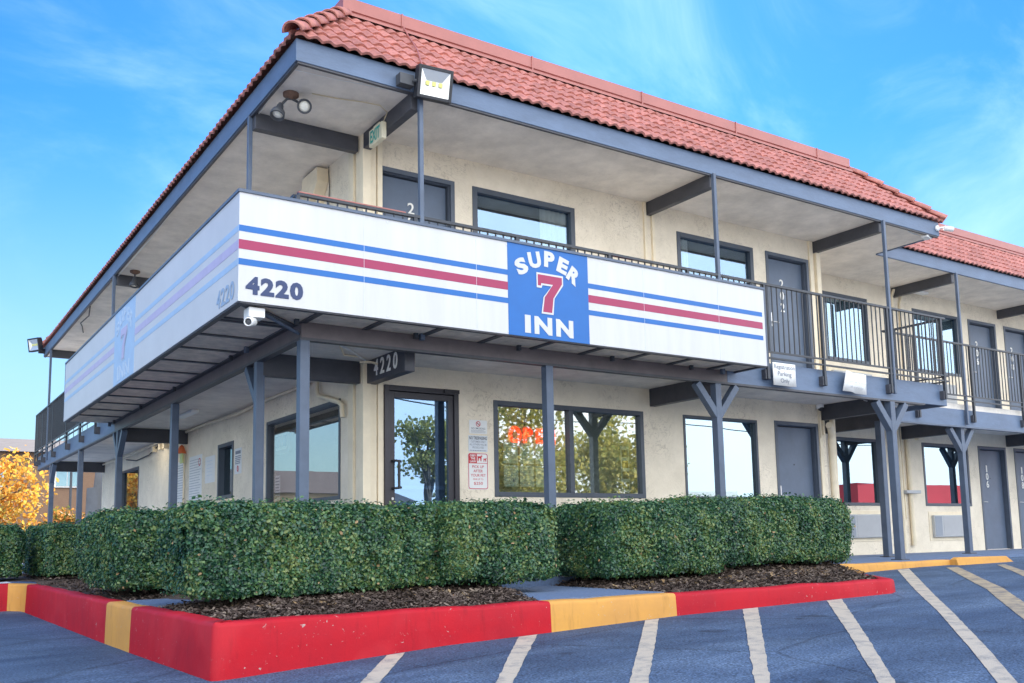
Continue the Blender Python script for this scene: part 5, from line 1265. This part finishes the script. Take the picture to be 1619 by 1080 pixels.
def tree(label, x, y, z, height, crown_r, crown_z, m, seed, n=6000, size=(.10, .2), limbs=9, name='tree', cat='tree', group=None, trunk_r=.14, squash=.8, bare=.0):
    global RNG
    RNG = np.random.default_rng(seed); rd = random.Random(seed)
    t = thing(name, label, cat, (x, y, z), group); b = MB()
    tips = []
    b.tube([(x, y, z-.1), (x+.05, y, z+crown_z*.35), (x+rd.uniform(-.1, .1), y+rd.uniform(-.1, .1), z+crown_z*.75), (x, y, z+height*.8)], [trunk_r*1.2, trunk_r, trunk_r*.75, trunk_r*.25], 8)
    for k in range(limbs):
        a = 2*math.pi*k/limbs+rd.uniform(-.4, .4); s = Vector((x, y, z+crown_z*rd.uniform(.5, .95))); e = rd.uniform(.2, 1.)
        q = Vector((x+math.cos(a)*crown_r*.75*rd.uniform(.6, 1), y+math.sin(a)*crown_r*.75*rd.uniform(.6, 1), z+crown_z+(height-crown_z)*(e-.35)))
        mid = (s+q)/2+Vector((rd.uniform(-.2, .2), rd.uniform(-.2, .2), .25)); b.tube([s, mid, q], [trunk_r*.5, trunk_r*.3, trunk_r*.1], 6); tips.append(q)
        for j in range(3):
            w = mid.lerp(q, rd.uniform(.2, .9)); e2 = w+Vector((rd.uniform(-1, 1), rd.uniform(-1, 1), rd.uniform(-.2, .9)))*crown_r*.4; b.tube([w, (w+e2)/2+Vector((0, 0, .08)), e2], [trunk_r*.2, trunk_r*.13, trunk_r*.05], 5); tips.append(e2)
    b.build('trunk', M['bark'], t)
    C = np.array([tuple(p) for p in tips]+[(x, y, z+height*.85)]); k = RNG.integers(0, len(C), n)
    g = RNG.normal(0, 1, (n, 3)); g /= np.linalg.norm(g, axis=1)[:, None]; rad = crown_r*.42*RNG.uniform(.25, 1., n)**.6
    rk = RNG.uniform(.6, 1.15, len(C))
    P = C[k]+g*(rad*rk[k])[:, None]*np.array([1, 1, squash])
    P += (crown_r*.08)*RNG.normal(0, 1, (n, 3))
    keep = hnoise(P, 2.6/crown_r, seed) > -.55+bare
    P = P[keep]; V, F = leaves(P, g[keep], size, .6, .3, .9); fast_mesh('crown', V, F, m, t)
    return t
tree('orange and yellow autumn tree at the far left before the brick building', -2.3, 25, -.5, 4.3, 2.1, 1.5, M['autumn'], 5, 5600, (.11, .22), 13)
tree('low rounded shrub turning orange between the left posts, before brick building', .55, 25.5, -.5, 2.25, 1.05, .8, M['autumn2'], 6, 5200, (.09, .17), 8, 'shrub', 'shrub', trunk_r=.06)

# far building behind on the left
BB = thing('brick_building', 'low tan brick building with a dark roof behind the autumn tree', 'building', (-2, 41, -.5))
b = MB(); b.box(-3, 9, 40.0, 52, -.5, 4.85); b.build('wall', M['brick'], BB)
b = MB(); b.prism([(-3.6, 39.5, 4.85), (-3.6, 46, 6.1), (-3.6, 52.5, 4.85)], (13.2, 0, 0)); b.build('roof', M['roofgrey'], BB)
for x in (2.35, -.9, 6.0):
    b = MB(); b.box(x-.08, x+1.03, 39.9, 40.0-.002, 3.2, 4.18); w = b.build('window', M['whitewall'], BB)
    b = MB(); b.box(x, x+.46, 39.88, 39.899, 3.27, 4.1); b.box(x+.5, x+.95, 39.88, 39.899, 3.27, 4.1); b.build('pane', M['bluewin'], w)
t = thing('street_lamp', 'thin grey pole standing before the brick building seen between left posts', 'pole', (1.95, 33, -.5))
b = MB(); b.tube([(1.95, 33, -.5), (1.95, 33, 3.9)], .05, 8); b.build('shaft', M['dgrey'], t)
b = MB(); b.box(1.8, 2.1, 32.7, 33.1, 3.9, 3.98); b.build('head', M['dgrey'], t, .02)

HS = thing('low_house', 'low dark house far behind on the left, mirrored in the big side window', 'house', (-20, 52, -.5))
b = MB(); b.box(-26, -12, 50, 58, -.5, 3.6); b.build('wall', M['tanwall'], HS)
b = MB(); b.prism([(-26.6, 49.4, 3.6), (-26.6, 54, 5.4), (-26.6, 58.6, 3.6)], (15.2, 0, 0)); b.build('roof', M['roofgrey'], HS)
for x in (-24, -19, -15): b = MB(); b.box(x, x+1.6, 49.93, 49.998, 1.4, 2.9); b.build('window', M['bluewin'], HS)
# across the street, behind the camera: what the windows mirror
S = thing('red_shop', 'long low red walled shop across the lot, mirrored in the right ground floor windows', 'building', (68, -40, -.6))
b = MB(); b.box(60, 106, -44, -35, -.6, 1.9); b.build('wall', M['whitewall'], S)
b = MB(); b.box(59.6, 106.4, -44.4, -34.5, 1.9, 4.2); b.build('fascia', M['redwall'], S)
for k in range(7): b = MB(); b.box(63+6*k, 67+6*k, -35.0, -34.94, -.2, 1.6); b.build('window', M['bluewin'], S)
S = thing('tan_shop', 'low tan flat roofed shop across the lot, mirrored in the middle ground floor window', 'building', (40, -42, -.6))
b = MB(); b.box(36, 47, -48, -38, -.6, 3.0); b.build('wall', M['tanwall'], S)
b = MB(); b.box(35.8, 47.2, -48.2, -37.8, 3.0, 3.4); b.build('parapet', M['whitewall'], S)
for k in range(3): b = MB(); b.box(37+3.4*k, 39.6+3.4*k, -38.0, -37.94, -.2, 1.6); b.build('window', M['bluewin'], S)
S = thing('grey_warehouse', 'long low grey warehouse across the street, mirrored in the office door', 'building', (8, -52, -.6))
b = MB(); b.box(-12, 26, -60, -48, -.6, 2.9); b.build('wall', M['sign_grey'], S)
b = MB(); b.prism([(-12.3, -47.7, 2.9), (-12.3, -54, 4.4), (-12.3, -60.3, 2.9)], (38.6, 0, 0)); b.build('roof', M['roofgrey'], S)
for k in range(5): b = MB(); b.box(-9+7*k, -5+7*k, -48.0, -47.94, -.5, 2.0); b.build('shutter', M['dgrey'], S)
tree('loose yellow green street tree across the lot, mirrored in the office door', 13.0, -22, -.6, 6.4, 1.2, 3.6, M['oak'], 31, 1700, (.13, .24), group=None)
tree('wide yellow green street tree mirrored in the office window', 17.6, -24, -.6, 8.2, 3.5, 2.4, M['oak'], 32, 12000, (.16, .28))
tree('dark street tree mirrored in the right pane of the office window', 24.3, -24.5, -.6, 7.8, 2.9, 2.2, M['oak'], 33, 9500, (.16, .28))
UP = []
for (x, y, h) in ((33.0, -30, 8.5), (78, -32, 9.5), (8.0, -27, 9.0)):
    t = thing('utility_pole', {33.0: 'wooden utility pole mirrored at the left of the middle window', 78: 'tall wooden utility pole mirrored before the red shop', 8.0: 'wooden utility pole mirrored left of the tree in the office door'}[x], 'utility pole', (x, y, -.6))
    b = MB(); b.tube([(x, y, -.7), (x, y, h)], [.15, .10], 8); b.build('shaft', M['wood'], t)
    b = MB(); b.box(x-1.1, x+1.1, y-.06, y+.06, h-.75, h-.62); b.build('crossarm', M['wood'], t)
    for k in (-1, -.45, .45, 1): b = MB(); b.lathe((x+k, y, h-.62), (0, 0, 1), [(0, .04), (.08, .05), (.14, .03)], 8); b.build('insulator', M['dgrey'], t)
for k, zz in ((0, -.5), (1, -1.6)):
    t = thing('power_line', ('upper', 'lower')[k]+' dark power line strung between the utility poles across the lot', 'power line', (38, -30, 7))
    pts = []
    P = [(-40, -26, 8.4), (8, -27, 9.0), (33, -30, 8.5), (78, -32, 9.5), (120, -34, 9.5)]
    for a, c in zip(P[:-1], P[1:]):
        for j in range(10): u_ = j/10; pts.append((a[0]+(c[0]-a[0])*u_, a[1]+(c[1]-a[1])*u_, a[2]+(c[2]-a[2])*u_+zz-1.2*4*u_*(1-u_)*.6))
    pts.append((120, -34, 9.5+zz)); b = MB(); b.tube(pts, .035, 5); b.build('wire', M['cable_dark'], t)

# ------------------------------------------------------------------ light, sky, camera
EL, AZ = R(34.5), math.atan2(.62, .78)
sd = Vector((math.sin(AZ)*math.cos(EL), math.cos(AZ)*math.cos(EL), math.sin(EL)))
li = bpy.data.lights.new('sun', 'SUN'); li.energy = 5.0; li.angle = R(.5); li.color = (1, .93, .82)
lo = bpy.data.objects.new('sun', li); COL.objects.link(lo); lo.rotation_euler = sd.to_track_quat('Z', 'Y').to_euler()
w = bpy.data.worlds.new('World'); sc.world = w; w.use_nodes = True
nt = w.node_tree; N = nt.nodes; L = nt.links; bg = N['Background']
sk = N.new('ShaderNodeTexSky'); sk.sky_type = 'NISHITA'; sk.sun_disc = False; sk.sun_elevation = EL; sk.sun_rotation = AZ
sk.altitude = 250; sk.air_density = 1.0; sk.dust_density = .12; sk.ozone_density = 3.0
tc = N.new('ShaderNodeTexCoord'); sp = N.new('ShaderNodeSeparateXYZ'); L.new(tc.outputs['Generated'], sp.inputs[0])
def mth(op, a, b=None, c=None, clamp=False):
    n = N.new('ShaderNodeMath'); n.operation = op; n.use_clamp = clamp
    for i, v in enumerate((a, b, c)):
        if v is None: continue
        if isinstance(v, (int, float)): n.inputs[i].default_value = v
        else: L.new(v, n.inputs[i])
    return n.outputs[0]
def mr(v, a, b, c=0., d=1., smooth=True):
    n = N.new('ShaderNodeMapRange'); n.interpolation_type = 'SMOOTHSTEP' if smooth else 'LINEAR'
    L.new(v, n.inputs['Value']); n.inputs['From Min'].default_value = a; n.inputs['From Max'].default_value = b; n.inputs['To Min'].default_value = c; n.inputs['To Max'].default_value = d
    return n.outputs['Result']
def mix(f, a, b, mode='MIX'):
    n = N.new('ShaderNodeMix'); n.data_type = 'RGBA'; n.blend_type = mode
    if isinstance(f, (int, float)): n.inputs['Factor'].default_value = f
    else: L.new(f, n.inputs['Factor'])
    for k, v in (('A', a), ('B', b)):
        if isinstance(v, tuple): n.inputs[k].default_value = (*v, 1)
        else: L.new(v, n.inputs[k])
    return n.outputs['Result']
SKY_STRENGTH = .12
col = mix(1.0, sk.outputs[0], SKYTINT if 'SKYTINT' in globals() else (.145, .425, .80), 'MULTIPLY')
# cirrus: stretched noise wisps over the clear sky
mp = N.new('ShaderNodeMapping'); mp.inputs['Rotation'].default_value = (R(15), R(20), R(35)); mp.inputs['Scale'].default_value = (1.1, 4.2, 3.0); L.new(tc.outputs['Generated'], mp.inputs['Vector'])
nz = N.new('ShaderNodeTexNoise'); nz.inputs['Scale'].default_value = 1.6; nz.inputs['Detail'].default_value = 9; nz.inputs['Roughness'].default_value = .6; nz.inputs['Distortion'].default_value = .7; L.new(mp.outputs['Vector'], nz.inputs['Vector'])
wisp = mth('MULTIPLY', mr(nz.outputs['Fac'], .44, .88), .25)
col = mix(wisp, col, (6.2, 7.6, 8.6))
col = mix(mr(sp.outputs['Z'], .42, .02, 0., .95), col, (1.95, 2.9, 3.0))
# bright thin cloud sheet over the northern half of the sky (behind the camera, mirrored in the windows)
n2 = N.new('ShaderNodeTexNoise'); n2.inputs['Scale'].default_value = 2.2; n2.inputs['Detail'].default_value = 6; L.new(tc.outputs['Generated'], n2.inputs['Vector'])
north = mth('MULTIPLY', mr(sp.outputs['Y'], .10, -.45), mr(n2.outputs['Fac'], .25, .7, .65, 1.))
col = mix(north, col, (9.8, 10.3, 11.0))
L.new(col, bg.inputs['Color']); bg.inputs['Strength'].default_value = SKY_STRENGTH

cam = bpy.data.cameras.new('camera'); co = bpy.data.objects.new('camera', cam); COL.objects.link(co); sc.camera = co
yw, pt, ro = -.58198, .122665, -.0181405
Fv = Vector((-math.sin(yw)*math.cos(pt), math.cos(yw)*math.cos(pt), math.sin(pt))); Rv = Vector((math.cos(yw), math.sin(yw), 0)); Uv = Rv.cross(Fv)
R2 = Rv*math.cos(ro)+Uv*math.sin(ro); U2 = -Rv*math.sin(ro)+Uv*math.cos(ro)
co.matrix_world = Matrix(((R2.x, U2.x, -Fv.x, -4.597), (R2.y, U2.y, -Fv.y, -9.8467), (R2.z, U2.z, -Fv.z, .38355), (0, 0, 0, 1)))
cam.sensor_width = 36; cam.lens = 36*1487.46/1619; cam.shift_x = (809.5-792.89)/1619; cam.shift_y = (667.5-540)/1619
cam.clip_start = .05; cam.clip_end = 2000
vs_ = sc.view_settings; vs_.view_transform = 'Standard'; vs_.look = 'None'; vs_.exposure = 1.45; vs_.gamma = 1
sc.cycles.max_bounces = 8; sc.cycles.transparent_max_bounces = 12
